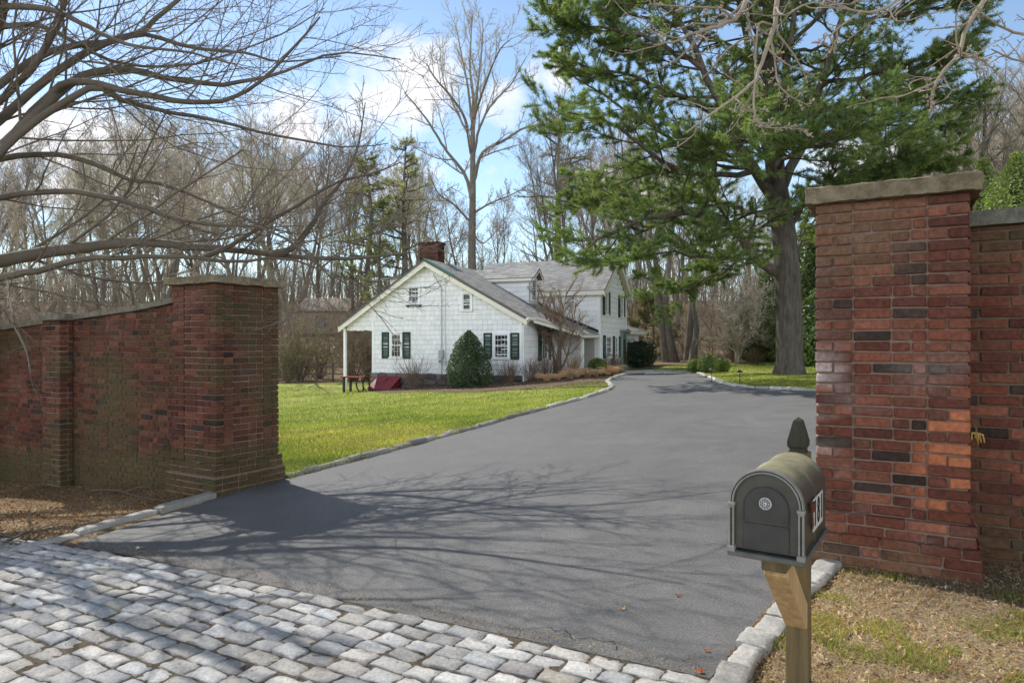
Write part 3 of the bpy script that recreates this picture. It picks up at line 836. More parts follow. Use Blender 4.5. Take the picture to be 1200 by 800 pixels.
    arch_plate(.074, hs - .012, .118, -.002, (.045, .045, .039), mb); arch_ring(.074, .078, hs - .012, .116, -.0035, .004, (.03, .03, .027), mb)
    mb.box(o0 + Zv * (z0 + .064), [.079, .003, .046], fr, .002, (.045, .045, .039))
    door = mb.build('door', M['iron'], root)
    mb = MB(); kc = o0 + Zv * (z0 + .185) - vm * .006
    def disc(mb, c, r0, r1, s0, s1, col, n=24):
        a = np.arange(n) / n * 2 * math.pi
        ci = np.cos(a)[:, None] * um + np.sin(a)[:, None] * Zv
        v = np.vstack([c + ci * r1 - vm * s0, c + ci * r0 - vm * s1, [c - vm * s1]])
        mb.add(v, [[i, (i + 1) % n, n + (i + 1) % n, n + i] for i in range(n)], [[n + i, n + (i + 1) % n, 2 * n] for i in range(n)], col)
    disc(mb, kc, .021, .022, 0, .006, (.55, .55, .52)); disc(mb, kc - vm * .0065, .0175, .018, 0, .001, (.10, .10, .09))
    for i in range(10):
        a = i / 10 * 2 * math.pi; disc(mb, kc - vm * .007 + .013 * (math.cos(a) * um + math.sin(a) * Zv), .002, .0026, 0, .002, (.6, .6, .57), 8)
    disc(mb, kc - vm * .007, .006, .008, 0, .008, (.6, .6, .57)); disc(mb, kc - vm * .015, .003, .004, 0, .001, (.2, .2, .19), 10)
    mb.build('knob', M['iron'], door)
    mb = MB()
    arch_ring(.112, .117, hs, .17, -.008, .02, lite, mb); arch_ring(.1215, .1255, hs, .17, -.006, .026, lite, mb); arch_ring(.117, .1215, hs, .17, -.002, .02, (.03, .03, .028), mb)
    mb.build('arch_trim', M['iron'], root)
    for s in (-1, 1):
        mb = MB(); cx = o0 + um * s * .1185
        for dx in (-.0065, .0065): mb.box(cx + um * dx + Zv * (z0 + .088) - vm * .002, [.003, .009, .078], fr, .001, lite)
        mb.box(cx + Zv * (z0 + .088) + vm * .002, [.009, .008, .078], fr, .002, (.035, .035, .032))
        mb.box(cx + Zv * (z0 + .171) - vm * .004, [.0135, .014, .006], fr, .002, lite); mb.box(cx + Zv * (z0 + .161) - vm * .002, [.0105, .011, .004], fr, .001, lite)
        mb.box(cx + Zv * (z0 + .010) - vm * .004, [.0135, .014, .010], fr, .002, lite)
        mb.build('column', M['iron'], root)
    mb = MB(); mb.box(o0 + vm * .25 - Zv * -(z0 - .006), [.132, .268, .010], fr, .004, (.11, .11, .095)); mb.build('base_plate', M['iron'], root)
    # flag folded on the right side, brown red
    mb = MB(); sx = r + .006
    mb.box(o0 + um * (sx + .006) + vm * .135 + Zv * (z0 + .135), [.003, .012, .052], A([um, unit(vm + Zv * .28), unit(Zv - vm * .28)]), .001, (.12, .04, .025))
    mb.box(o0 + um * (sx + .008) + vm * .150 + Zv * (z0 + .158), [.003, .020, .018], fr, .001, (.13, .04, .025))
    mb.build('flag', M['iron'], root)
    # white number plates with black digits
    for i, (ch, sv) in enumerate((('1', .215), ('8', .285), ('1', .355))):
        mb = MB(); c = o0 + um * (r + .0075) + vm * sv + Zv * (z0 + .118)
        mb.box(c, [.002, .034, .060], fr, .001, (.50, .49, .44)); pl = mb.build('number_plate', M['plain'], root)
        cu = bpy.data.curves.new('digit', 'FONT'); cu.body = ch; cu.size = .13; cu.align_x = 'CENTER'; cu.align_y = 'CENTER'; cu.extrude = .0008; cu.offset = .0016
        to = bpy.data.objects.new('tmp', cu); COL.objects.link(to)
        dg = bpy.context.evaluated_depsgraph_get(); me = bpy.data.meshes.new_from_object(to.evaluated_get(dg))
        bpy.data.objects.remove(to)
        R_ = Matrix((vm, Zv, um)).transposed()
        wl = Vector(c + um * .0032) - world_of(pl)
        for vt in me.vertices: vt.co = R_ @ Vector((vt.co.x * .85, vt.co.y * 1.02, vt.co.z)) + wl
        at = me.color_attributes.new('tint', 'FLOAT_COLOR', 'POINT')
        for d_ in at.data: d_.color = (.018, .018, .02, 1)
        me.materials.clear(); me.materials.append(M['plain']); me.name = 'digit'
        ob = bpy.data.objects.new('digit', me); COL.objects.link(ob); ob.parent = pl
    return root
mailbox()

# small dried bundle in the corner between pillar and wall
tp = P(1144, 500, 4.12)
tb = MB()
tubes(tb, A([tp + A([.0, .02, .02]), tp + A([0, 0, -.01]), tp + A([.003, 0, -.04])]), A([.003, .004, .006]), 5, (.2, .15, .06))
for i in range(14):
    a = rng.normal(0, .010, 2); e = tp + A([a[0] * 1.4 + .012, a[1], -.085 + rng.normal(0, .01)])
    tubes(tb, A([tp + A([.003, 0, -.035]), (tp + e) / 2 + A([a[0] * .5, a[1] * .5, 0]), e]), A([.004, .005, .003]), 4, A([.50, .34, .10]) * rng.uniform(.6, 1.2))
tag(tb.build('dried_bundle', M['litter']), 'small yellowish dried bundle hanging in the corner between pillar and wall', 'dried bundle')
# ------------------------------------------------------------------ the house
TH = math.atan(.42)
HU = A([math.cos(TH), -math.sin(TH), 0]); HV = A([math.sin(TH), math.cos(TH), 0]); HF = A([HU, HV, Zv])
HC = A([.39, 26.0, 0])
def H(t, k, z): return HC + HU * t + HV * k + Zv * z
def t_at(px, k):                                    # along the front at set-back k, seen at px
    x = (px - 600) / F; a = HC + HV * k
    return (x * a[1] - a[0]) / (HU[0] - x * HU[1])
def k_at(px, t):
    x = (px - 600) / F; a = HC + HU * t
    return (x * a[1] - a[0]) / (HV[0] - x * HV[1])
def z_at(py, t, k): return EYE + (400 - py) / F * H(t, k, 0)[1]

house = thing('house', 'white shingled two-part house with green shutters behind the lawn', 'house', HC)
WHITE = A([.89, .90, .90]); CREAM = A([.80, .78, .66]); GREEN = A([.012, .055, .038]); ROOF = A([.33, .32, .305])
SEAM_GREY = A([.56, .58, .58])

def prism(mb, poly, ext, col, bevel=0):
    """Convex polygon (world points) extruded by vector ext."""
    p = np.asarray(poly, float); n = len(p)
    v = np.concatenate([p, p + ext])
    t = [[0, i, i + 1] for i in range(1, n - 1)] + [[n, n + i + 1, n + i] for i in range(1, n - 1)]
    q = [[i, n + i, n + (i + 1) % n, (i + 1) % n] for i in range(n)]
    mb.add(v, q, t, col)

def siding(mb, org, du, dn, spans, z0, z1, ch, wd, wave=0., gap=.010, col=WHITE, proud=.02, seam=.8):
    """Lapped courses; spans(z) -> (s0, s1) of the wall at height z."""
    r = 0; z = z0
    while z < z1 - .03:
        zt = min(z + ch, z1); sp = spans((z + zt) / 2); s2 = spans(zt); s3 = spans(z)
        a = max(sp[0], 0 if wave == -1 else sp[0]); b = sp[1]
        s = a - (r % 2) * wd * .5 - rng.random() * wd * .2
        while s < b - .01:
            e = s + wd * (rng.uniform(.92, 1.08)); x0, x1 = max(s, a), min(e, b)
            if x1 - x0 > .03:
                y0 = z + (rng.normal(0, wave) if wave > 0 else 0); y0b = z + (rng.normal(0, wave) if wave > 0 else 0)
                g = gap / 2; pr = proud * rng.uniform(.85, 1.1)
                ym = (y0 + y0b) / 2 - wave * .8
                # lower edge slightly scalloped: five points along the bottom
                bs = np.linspace(x0 + g, x1 - g, 5); bz = np.interp(bs, [x0 + g, (x0 + x1) / 2, x1 - g], [y0, ym, y0b])
                bot = [org + du * q_ + Zv * w_ + dn * pr for q_, w_ in zip(bs, bz)]
                bin_ = [org + du * q_ + Zv * w_ + dn * .0 for q_, w_ in zip(bs, bz)]
                mid = [org + du * q_ + Zv * (w_ + .020) + dn * pr * .93 for q_, w_ in zip(bs, bz)]
                top = [org + du * q_ + Zv * zt + dn * .004 for q_ in bs]
                v = bin_ + bot + mid + top
                qd = [[a_ * 5 + i, a_ * 5 + i + 1, a_ * 5 + 5 + i + 1, a_ * 5 + 5 + i] for a_ in range(3) for i in range(4)]
                sh = rng.uniform(.94, 1.03)
                cc = np.array([SEAM_GREY * .5] * 5 + [SEAM_GREY * seam] * 5 + [col * sh] * 5 + [col * sh] * 5)  # undersides and lower edges of the courses greyer than the faces
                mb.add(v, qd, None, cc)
            s = e
        z = zt; r += 1

def window(parent, org, du, dn, w, h, grid=(3, 4), shut=0, shw=.36, sash=True, name='window', dark=False, deep=.02):
    """A double-hung window with casing, sash bars, glass, sill and louvred shutters, centred on org."""
    fr = A([du, dn, Zv]); c = .075
    mb = MB(); o = org + dn * deep
    for s in (-1, 1): mb.box(o + du * s * (w / 2 + c / 2) + dn * .012, [c / 2, .026, h / 2 + c], fr, .004, WHITE)
    mb.box(o + Zv * (h / 2 + c / 2) + dn * .016, [w / 2 - .001, .030, c / 2], fr, .004, WHITE)
    for s in (-1, 1): mb.box(o + du * s * (w / 2 - .02) + dn * .008, [.02, .012, h / 2 - .002], fr, .003, WHITE * .97)
    for zz in (-h / 2 + .025, 0, h / 2 - .025): mb.box(o + Zv * zz + dn * .010, [w / 2 - .042, .014, .016], fr, .003, WHITE * .97)
    for i in range(1, grid[0]): mb.box(o + du * (-w / 2 + w * i / grid[0]) + dn * .006, [.005, .006, h / 2 - .05], fr, .002, WHITE * .93)
    for i in range(1, grid[1]):
        if i * 2 != grid[1]: mb.box(o + Zv * (-h / 2 + h * i / grid[1]) + dn * .0045, [w / 2 - .045, .006, .005], fr, .002, WHITE * .93)
    wo = mb.build(name, M['trim'], parent)
    mb = MB(); mb.box(o - dn * .006, [w / 2 - .002, .004, h / 2 - .002], fr, .001, (1, 1, 1)); mb.build('pane', M['glass'], wo)
    mb = MB(); mb.box(o - Zv * (h / 2 + .035) + dn * .03, [w / 2 + c + .03, .05, .030], fr, .004, WHITE * .97); mb.build('sill', M['trim'], wo)
    if shut:
        for s in ((-1, 1) if shut is True or shut == 2 else (shut,)):
            mb = MB(); cx = o + du * s * (w / 2 + c + shw / 2 + .02) + dn * .012; hh = h / 2 + c * .8
            for q in (-1, 1): mb.box(cx + du * q * (shw / 2 - .03), [.03, .018, hh], fr, .003, GREEN)
            for zz in (-hh + .04, 0, hh - .04): mb.box(cx + Zv * zz, [shw / 2 - .061, .016, .04], fr, .003, GREEN)
            for zz in np.arange(-hh + .11, hh - .09, .055):
                if abs(zz) > .06: mb.box(cx + Zv * zz, [shw / 2 - .0605, .012, .018], A([du, unit(dn - Zv * .6), unit(Zv + dn * .6)]), .002, GREEN * .9)
            mb.build('shutter', M['plain'], parent)
    return wo

# --- front wing -------------------------------------------------------------
TL, TR, RT = t_at(436, 0), 0.0, -4.1
RZ, EZ = 4.81, 2.41
SL = (RZ - EZ) / (.3 - RT); TE = t_at(398, -.2); ZE = z_at(381, TE, -.2); SLL = (RZ - ZE) / (RT - TE)
roofz = lambda t: RZ - SL * (t - RT) if t > RT else RZ - SLL * (RT - t)
FZ = .20; KB = 9.0
mb = MB()
core = [H(TL, .01, -.9), H(TR, .01, -.9), H(TR, .01, roofz(TR) - .12), H(RT, .01, RZ - .13), H(TL, .01, roofz(TL) - .12)]
prism(mb, core, HV * (KB - .02), SEAM_GREY)
prism(mb, [H(TE + .25, .012, 2.04), H(TL - .002, .012, 2.04), H(TL - .002, .012, roofz(TL) - .13), H(TE + .25, .012, roofz(TE + .25) - .13)], HV * .16, SEAM_GREY)
ZP = z_at(386, TL, 0)
def gspan(z):
    zr = z + .14
    b = min(TR, RT + (RZ - zr) / SL); a = max(TL if z < ZP else TE + .25, RT - (RZ - zr) / SLL); return (a, b)
siding(mb, H(0, 0, 0), HU, -HV, gspan, FZ, RZ - .16, .195, .21, .010, .008)
front = mb.build('gable_wall', M['paint'], house)
mb = MB()
siding(mb, H(TR, 0, 0), HV, HU, lambda z: (0.0, 4.6), -.4, roofz(TR) - .14, .24, 1.2, 0, .004)
mb.build('side_wall', M['paint'], house)
# corner boards
for t, z1 in ((TL + .06, roofz(TL) - .2), (TR - .05, roofz(TR) - .2)): MB().box(H(t, -.012, (FZ + z1) / 2), [.05, .016, (z1 - FZ) / 2], HF, .003, WHITE).build('corner_board', M['trim'], house)
MB().box(H(TR + .012, .06, 1.0), [.016, .05, 1.28], HF, .003, WHITE).build('corner_board', M['trim'], house)
# stone foundation
mb = MB(); nst = 0
for r in range(4):
    s = TL + .02
    while s < TR:
        l_ = rng.uniform(.25, .6); z = -.72 + r * .23
        mb.box(H(s + l_ / 2, -.03 - .03 * rng.random(), z + .115), [l_ / 2 - .012, .06, .104], HF, .03, A([.17, .155, .14]) * rng.uniform(.6, 1.3), .012); s += l_
mb.build('foundation', M['granite'], house)
# roof: two slopes, dark underlay edge, cream rake boards
def roof_plane(mb, a, b, c, d, th, col, rows=0):
    """a,b eave corners, c,d ridge corners (b-c on one side). Courses of shingles as slightly stepped strips."""
    a, b, c, d = [np.asarray(x, float) for x in (a, b, c, d)]
    n = unit(np.cross(b - a, d - a)); n = n if n[2] > 0 else -n
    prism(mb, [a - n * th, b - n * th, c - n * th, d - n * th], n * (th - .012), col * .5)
    rows = max(2, int(np.linalg.norm(d - a) / .16)); L_ = np.linalg.norm(b - a); m = max(2, int(L_ / .3))
    for r in range(rows):
        f0, f1 = r / rows, (r + 1.04) / rows
        p0, p1 = a + (d - a) * f0, b + (c - b) * f0; q0, q1 = a + (d - a) * min(f1, 1), b + (c - b) * min(f1, 1)
        u = np.linspace(0, 1, m + 1); off = (r % 2) * .5 / m
        uu = np.clip(u + off, 0, 1); x0, x1 = uu[:-1], uu[1:]
        x0 = np.r_[0, x0] if off else x0; x1 = np.r_[uu[0], x1] if off else x1
        for s, e in zip(x0, x1):
            if e - s < 1e-4: continue
            k = rng.uniform(.82, 1.12)
            v = [p0 + (p1 - p0) * s + n * .008, p0 + (p1 - p0) * e + n * .008, q0 + (q1 - q0) * e, q0 + (q1 - q0) * s, p0 + (p1 - p0) * s - n * .012, p0 + (p1 - p0) * e - n * .012]
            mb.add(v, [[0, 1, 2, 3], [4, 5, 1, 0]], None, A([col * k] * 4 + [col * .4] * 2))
K0, K1 = -.32, 4.62
mb = MB()
roof_plane(mb, H(.3, K0, EZ), H(.3, KB, EZ), H(RT, KB, RZ), H(RT, K0, RZ), .10, ROOF * 1.12)
roof_plane(mb, H(TE, KB, ZE), H(TE, K0, ZE), H(RT, K0, RZ), H(RT, KB, RZ), .10, ROOF * 1.1)
roof = mb.build('roof', M['shingle'], house)
mb = MB()
for a, b in (((TE, ZE), (RT, RZ)), ((RT, RZ), (.3, EZ))):
    pa, pb = H(a[0], K0 + .02, a[1]), H(b[0], K0 + .02, b[1])
    prism(mb, [pa - Zv * .30, pb - Zv * .30, pb - Zv * .075, pa - Zv * .075], HV * .035, CREAM)
    prism(mb, [pa - Zv * .16 - HV * .02, pb - Zv * .16 - HV * .02, pb - Zv * .07 - HV * .02, pa - Zv * .07 - HV * .02], HV * .035, CREAM * 1.02)
    pa, pb = H(a[0], K0 + .06, a[1]), H(b[0], K0 + .06, b[1])
    prism(mb, [pa - Zv * .125, pb - Zv * .125, pb - Zv * .105, pa - Zv * .105], HV * .30, CREAM)
mb.build('rake_board', M['trim'], house)
mb = MB()                                                   # green metal ridge flashing at the peak
for s in (1,):
    pa, pb = H(RT - .02, K0 - .03, RZ + .03), H(RT + 1.3, K0 - .03, roofz(RT + 1.3) + .028)
    prism(mb, [pa - Zv * .06, pb - Zv * .06, pb, pa], HV * .12, A([.05, .20, .17]))
mb.build('roof_strip', M['plain'], house)
# gutter and eave on the right, downspout
mb = MB(); tubes(mb, A([H(.33, K0, EZ - .06), H(.33, 1.2, EZ - .06)]), A([.05, .05]), 8, WHITE, True)
tubes(mb, A([H(.30, .02, EZ - .10), H(.06, -.05, EZ - .34), H(.06, -.05, -.1)]), A([.035, .035, .035]), 6, WHITE * .95)
mb.build('gutter', M['trim'], house)
# porch at the left end: post, beam
mb = MB(); tp_ = t_at(407, .25); mb.box(H(tp_, .1, (2.05 - .7) / 2), [.055, .055, (2.05 + .7) / 2], HF, .005, WHITE); mb.build('porch_post', M['trim'], house)
mb = MB(); mb.box(H((TE + TL) / 2 + .1, .1, 2.03), [(TL - TE) / 2 - .1, .07, .04], HF, .004, WHITE); mb.box(H((TE + TL) / 2, KB / 2, 2.1), [.05, KB / 2, .06], HF, .004, WHITE); mb.build('porch_beam', M['trim'], house)
# windows of the gable
def front_window(x0, x1, y0, y1, k=0., shut=0, grid=(3, 4), **kw):
    c = .075; t0, t1 = t_at(x0, k), t_at(x1, k); tm = (t0 + t1) / 2
    za, zb = z_at(y1, tm, k), z_at(y0, tm, k)
    return window(house, H(tm, k, (za + zb) / 2), HU, -HV, t1 - t0 - 2 * c, zb - za - 2 * c, grid, shut, **kw)
front_window(457, 472, 388.5, 420.5, shut=2, shw=.36, grid=(3, 4))
front_window(577.5, 598, 389.5, 421.5, shut=2, shw=.36, grid=(4, 4))
front_window(477, 493, 334, 357.5, grid=(3, 4))
front_window(540.5, 554, 341.5, 365.5, grid=(1, 2))
mb = MB(); tz = t_at(486, 0); mb.box(H(tz, -.10, z_at(358, tz, 0)), [.36, .09, .012], HF, .003, (.05, .05, .05))
for s in (-1, 1): mb.box(H(tz + s * .28, -.08, z_at(358, tz, 0) - .035), [.02, .06, .03], HF, .003, (.05, .05, .05))
mb.build('window_ledge', M['iron'], house)
# conduit, cable and electric meter
mb = MB()
for px, y0, y1, r in ((518, 337, 452, .022), (522.5, 320, 430, .012)):
    t = t_at(px, 0); tubes(mb, A([H(t, -.05, z_at(y0, t, 0)), H(t, -.05, z_at((y0 + y1) / 2, t, 0)), H(t, -.05, z_at(y1, t, 0))]), A([r] * 3), 6, (.50, .53, .54))
t0 = t_at(518, 0); tubes(mb, A([H(t0, -.05, z_at(337, t0, 0)), H(t0 - .35, -.08, z_at(321, t0, 0)), H(t0 - .1, -.06, z_at(318, t0, 0)), H(t0 + .1, -.06, z_at(320, t0, 0))]), A([.012] * 4), 5, (.12, .12, .12))
co_ = mb.build('conduit', M['plain'], house)
mb = MB(); mb.box(H(t0, -.07, z_at(415, t0, 0)), [.10, .06, .16], HF, .01, (.40, .43, .44)); tubes(mb, A([H(t0, -.13, z_at(423, t0, 0)), H(t0, -.19, z_at(423, t0, 0))]), A([.075, .07]), 12, (.3, .32, .33), True); mb.build('meter', M['plain'], house)
# side wall window with shutters
km = (k_at(631, 0) + k_at(644, 0)) / 2
window(house, H(TR, km, 1.35), HV, HU, .62, 1.15, (2, 2), 2, .34)
# brick chimney of the wing
def chimney(t, k, w, d, z0, z1):
    mb = MB(); p = H(t - w / 2, k - d / 2, 0)
    for org, du, dn, W_ in ((p, HU, -HV, w), (p + HU * w + HV * .1, HV, HU, d - .1), (p + HV * d + HU * (w - .1), -HU, HV, w - .1), (p + HV * (d - .1), -HV, -HU, d - .2)):
        C, Hh, fr = face_bricks(org, du, dn, W_, z0, z1, bond='stretch'); cham(mb, C, Hh, fr, .006, brick_colours(C, None, .15) * A([.60, .66, .70]), .002)
    C, Hh, fr = face_bricks(p - HU * .03 - HV * .03, HU, -HV, w + .06, z1, z1 + .136, bond='stretch', dep=d + .06); cham(mb, C, Hh, fr, .006, brick_colours(C, None, .15) * A([.48, .55, .6]), .002)
    ch = mb.build('chimney', M['brick'], house)
    mb = MB(); mb.box(H(t, k, (z0 + z1) / 2), [w / 2 - .012, d / 2 - .012, (z1 - z0) / 2], HF, .002, (.16, .12, .10)); mb.build('mortar', M['mortar'], ch)
chimney(-5.05, 2.0, .92, .6, 3.6, z_at(288, -5.05, 2.0))
# left dormer: only its roof and front show above the slope
mb = MB(); t1d = -7.55
prism(mb, [H(t1d + .35, 2.0, roofz(t1d)), H(RT - .5, 2.0, roofz(t1d) + .4), H(RT - .5, 2.0, 4.42), H(t1d + .35, 2.0, 4.30)], HV * 3.0, WHITE * .97)
dl = mb.build('dormer', M['paint'], house)
mb = MB(); roof_plane(mb, H(t1d, 5.2, 4.32), H(t1d, 1.75, 4.32), H(RT - .1, 1.75, 4.62), H(RT - .1, 5.2, 4.62), .08, ROOF * 1.4)
mb.build('dormer_roof', M['shingle'], dl)

# --- main block ----------------------------------------------------------------
KM = 4.6; MT = t_at(703, KM); ML = MT - 6.2; MD = 4.9; ME = 3.72; MR = 5.40
km_ = KM + MD / 2; msl = (MR - ME) / (MD / 2 + .25)
mb = MB()
prism(mb, [H(MT - .01, KM + .01, -.8), H(MT - .01, KM + MD, -.8), H(MT - .01, KM + MD, ME - .08), H(MT - .01, km_, MR - .28), H(MT - .01, KM + .01, ME - .08)], HU * -(MT - ML - .02), SEAM_GREY)
siding(mb, H(0, KM, 0), HU, -HV, lambda z: (ML, MT), 0.0, ME - .02, .235, 1.6, 0, .004)
mb.build('main_wall', M['paint'], house)
mb = MB()
def mspan(z):
    top = ME - .06
    if z < top: return (0., MD)
    d = (z - top) / msl; return (d, MD - d)
siding(mb, H(MT, KM, 0), HV, HU, mspan, 0.0, MR - .35, .235, 1.6, 0, .004)
mb.build('main_gable_wall', M['paint'], house)
for q, hh in ((H(MT - .05, KM - .012, ME / 2), [.055, .016, ME / 2 - .1]), (H(MT + .012, KM + .055, ME / 2), [.016, .055, ME / 2 - .1]), (H(MT + .012, KM + MD - .055, ME / 2), [.016, .055, ME / 2 - .1])): MB().box(q, hh, HF, .003, WHITE).build('corner_board', M['trim'], house)
mb = MB(); ov = .28; kl, kr = KM - .30, KM + MD + .30
roof_plane(mb, H(ML - ov, kl, ME - .02), H(MT + ov, kl, ME - .02), H(MT + ov, km_, MR), H(ML - ov, km_, MR), .10, ROOF)
roof_plane(mb, H(MT + ov, kr, ME - .02), H(ML - ov, kr, ME - .02), H(ML - ov, km_, MR), H(MT + ov, km_, MR), .10, ROOF)
mb.build('main_roof', M['shingle'], house)
mb = MB()
for a, b in ((kl, km_), (kr, km_)):
    pa, pb = H(MT + ov - .02, a, ME - .02), H(MT + ov - .02, b, MR)
    prism(mb, [pa - Zv * .28, pb - Zv * .28, pb - Zv * .07, pa - Zv * .07], HU * .035, CREAM)
    pa, pb = H(MT, a, ME - .02), H(MT, b, MR)
    prism(mb, [pa - Zv * .13, pb - Zv * .13, pb - Zv * .11, pa - Zv * .11], HU * (ov - .03), CREAM)
mb.box(H((ML + MT) / 2, kl + .03, ME - .13), [(MT - ML) / 2 + ov, .03, .09], HF, .004, CREAM)
mb.box(H((ML + MT) / 2, kl + .16, ME - .17), [(MT - ML) / 2 + ov - .02, .13, .012], HF, .004, CREAM)
mb.build('main_rake_board', M['trim'], house)
chimney(MT - .35, km_ + .9, .6, .5, 4.4, 5.5)
def side_window(x0, x1, y0, y1, t=None, **kw):
    t = MT if t is None else t; k0, k1 = k_at(x0, t), k_at(x1, t); kmid = (k0 + k1) / 2; za, zb = z_at(y1, t, kmid), z_at(y0, t, kmid)
    return window(house, H(t, kmid, (za + zb) / 2), HV, HU, max(k1 - k0 - .15, .3), zb - za - .15, **kw)
side_window(708.3, 711.8, 341.5, 370.0, grid=(2, 4), shut=2, shw=.34)
side_window(726.2, 729.8, 346.5, 372.5, grid=(2, 4), shut=2, shw=.34)
side_window(709.0, 716.5, 392.5, 420, grid=(4, 4), shut=-1, shw=.38)
side_window(719.8, 723.6, 393.5, 420, grid=(3, 4), shut=2, shw=.38)
side_window(711.6, 713.3, 324, 333, grid=(1, 2)); side_window(722.2, 724.3, 324, 334, grid=(1, 2))
front_window(661, 676, 342.5, 363.5, KM, grid=(2, 2))
# panelled garage-like door and dark opening under the porch
mb = MB(); d0, d1 = t_at(684.5, KM), t_at(697, KM); z1 = 1.62; z0 = -.05
mb.box(H((d0 + d1) / 2, KM - .03, (z0 + z1) / 2), [(d1 - d0) / 2, .03, (z1 - z0) / 2], HF, .004, (.42, .40, .36))
for i in range(1, 5): mb.box(H((d0 + d1) / 2, KM - .065, z0 + (z1 - z0) * i / 5), [(d1 - d0) / 2 - .02, .006, .010], HF, .002, (.30, .285, .26))
mb.build('porch_door', M['plain'], house)
# side entrance: green-grey hood on the far end of the gable wall
kd0, kd1 = k_at(726.5, MT), k_at(731.5, MT)
mb = MB(); mb.box(H(MT + .05, (kd0 + kd1) / 2, .85), [.05, (kd1 - kd0) / 2 - .1, 1.0], HF, .005, (.10, .16, .13)); mb.box(H(MT + .11, (kd0 + kd1) / 2, 1.05), [.01, .28, .55], HF, .003, (.05, .05, .03)); mb.build('entrance_door', M['plain'], house)
mb = MB(); mb.box(H(MT + .16, (kd0 + kd1) / 2, 2.0), [.17, (kd1 - kd0) / 2 + .1, .05], HF, .01, (.20, .27, .25)); 
for s in (kd0 + .02, kd1 - .02): mb.box(H(MT + .08, s, .95), [.06, .07, 1.0], HF, .005, (.26, .34, .32))
mb.build('entrance_hood', M['plain'], house)

# --- porch roof in the angle -------------------------------------------------------
Bt = t_at(682, 2.6); Bz = z_at(392, Bt, 2.6)
pA, pB, pC, pE, pE2 = H(.32, .35, EZ - .03), H(Bt + .15, 2.5, Bz + .03), H(MT - .02, KM - .02, Bz + .05), H(.0, KM - .02, EZ + .14), H(.0, .4, EZ + .14)
mb = MB()
n_ = 10
def tri_fan(mb, pts, col, th):
    pts = [np.asarray(p) for p in pts]; n = unit(np.cross(pts[1] - pts[0], pts[-1] - pts[0])); n = n if n[2] > 0 else -n
    prism(mb, pts, -n * th, col)
tri_fan(mb, [pA, pB, pE2 + Zv * .0], ROOF * 1.1, .07); tri_fan(mb, [pB, pE, pE2], ROOF * 1.1, .0702); tri_fan(mb, [pB, pC, pE], ROOF * 1.1, .0698)
mb.build('porch_roof', M['shingle'], house)
mb = MB()
for a, b in ((pA, pB), (pB, pC)):
    prism(mb, [a - Zv * .16, b - Zv * .16, b - Zv * .05, a - Zv * .05], unit(np.cross(b - a, Zv)) * .03, CREAM)
mb.build('porch_fascia', M['trim'], house)
mb = MB(); mb.box(H(Bt - .02, 2.72, (Bz - .12 - .4) / 2), [.06, .06, (Bz - .12 + .4) / 2], HF, .005, WHITE); mb.build('porch_post', M['trim'], house)
mb = MB(); fl = [H(.1, 2.5, -.02), H(Bt + .1, 2.5, -.02), H(MT, KM - .05, -.02), H(.1, KM - .05, -.02)]; prism(mb, fl, Zv * -.5, (.4, .38, .35)); mb.build('porch_floor', M['plain'], house)
# dark strip where the wing's roof meets the main wall
mb = MB()
for a, b in ((H(-3.3, KM - .06, roofz(-3.3) + .02), H(.0, KM - .06, EZ + .17)), (H(.0, KM - .06, EZ + .16), H(MT - .05, KM - .06, Bz + .09))):
    prism(mb, [a, b, b + Zv * .13, a + Zv * .13], HV * .04, (.028, .028, .032))
mb.build('roof_strip', M['plain'], house)

# --- right-hand dormer of the wing ----------------------------------------------------
KD0, KD1 = 3.45, KM - .08; DT = t_at(620, KD0); DE, DR = 4.26, 4.72
mb = MB()
prism(mb, [H(RT + .3, KD0 + .012, 3.6), H(DT - .01, KD0 + .012, roofz(DT) - .2), H(DT - .01, KD0 + .012, DE), H(RT + .3, KD0 + .012, DE)], HV * (KD1 - KD0 - .02), SEAM_GREY)
prism(mb, [H(DT - .01, KD0 + .02, DE - .05), H(DT - .01, KD1 - .02, DE - .05), H(DT - .01, (KD0 + KD1) / 2, DR - .12)], HU * -1.2, WHITE)
siding(mb, H(0, KD0, 0), HU, -HV, lambda z: (max(RT, RT + (RZ - z) / SL - .2), DT), roofz(DT) - .1, DE, .2, 1.3, 0, .004)
siding(mb, H(DT, KD0, 0), HV, HU, lambda z: (0, KD1 - KD0), roofz(DT) - .1, DE, .2, 1.3, 0, .004)
dr_ = mb.build('dormer', M['paint'], house)
mb = MB(); kmd = (KD0 + KD1) / 2
roof_plane(mb, H(RT + .1, KD0 - .22, DE), H(DT + .3, KD0 - .22, DE), H(DT + .3, kmd, DR), H(RT + .1, kmd, DR), .06, ROOF * 1.15)
roof_plane(mb, H(DT + .3, KD1 + .0, DE), H(RT + .1, KD1 + .0, DE), H(RT + .1, kmd, DR), H(DT + .3, kmd, DR), .06, ROOF * 1.15)
mb.build('dormer_roof', M['shingle'], dr_)
mb = MB()
for a in (KD0 - .2, KD1 - .02):
    pa, pb = H(DT + .3, a, DE), H(DT + .3, kmd, DR); prism(mb, [pa - Zv * .16, pb - Zv * .16, pb - Zv * .05, pa - Zv * .05], HU * -.03, CREAM)
mb.box(H((RT + DT) / 2 + .3, KD0 - .19, DE - .09), [(DT - RT) / 2 - .1, .03, .06], HF, .004, CREAM)
mb.build('dormer_trim', M['trim'], dr_)
window(house, H(DT, kmd, (roofz(DT) + DE) / 2 + .06), HV, HU, .50, .92, (2, 4), 0)

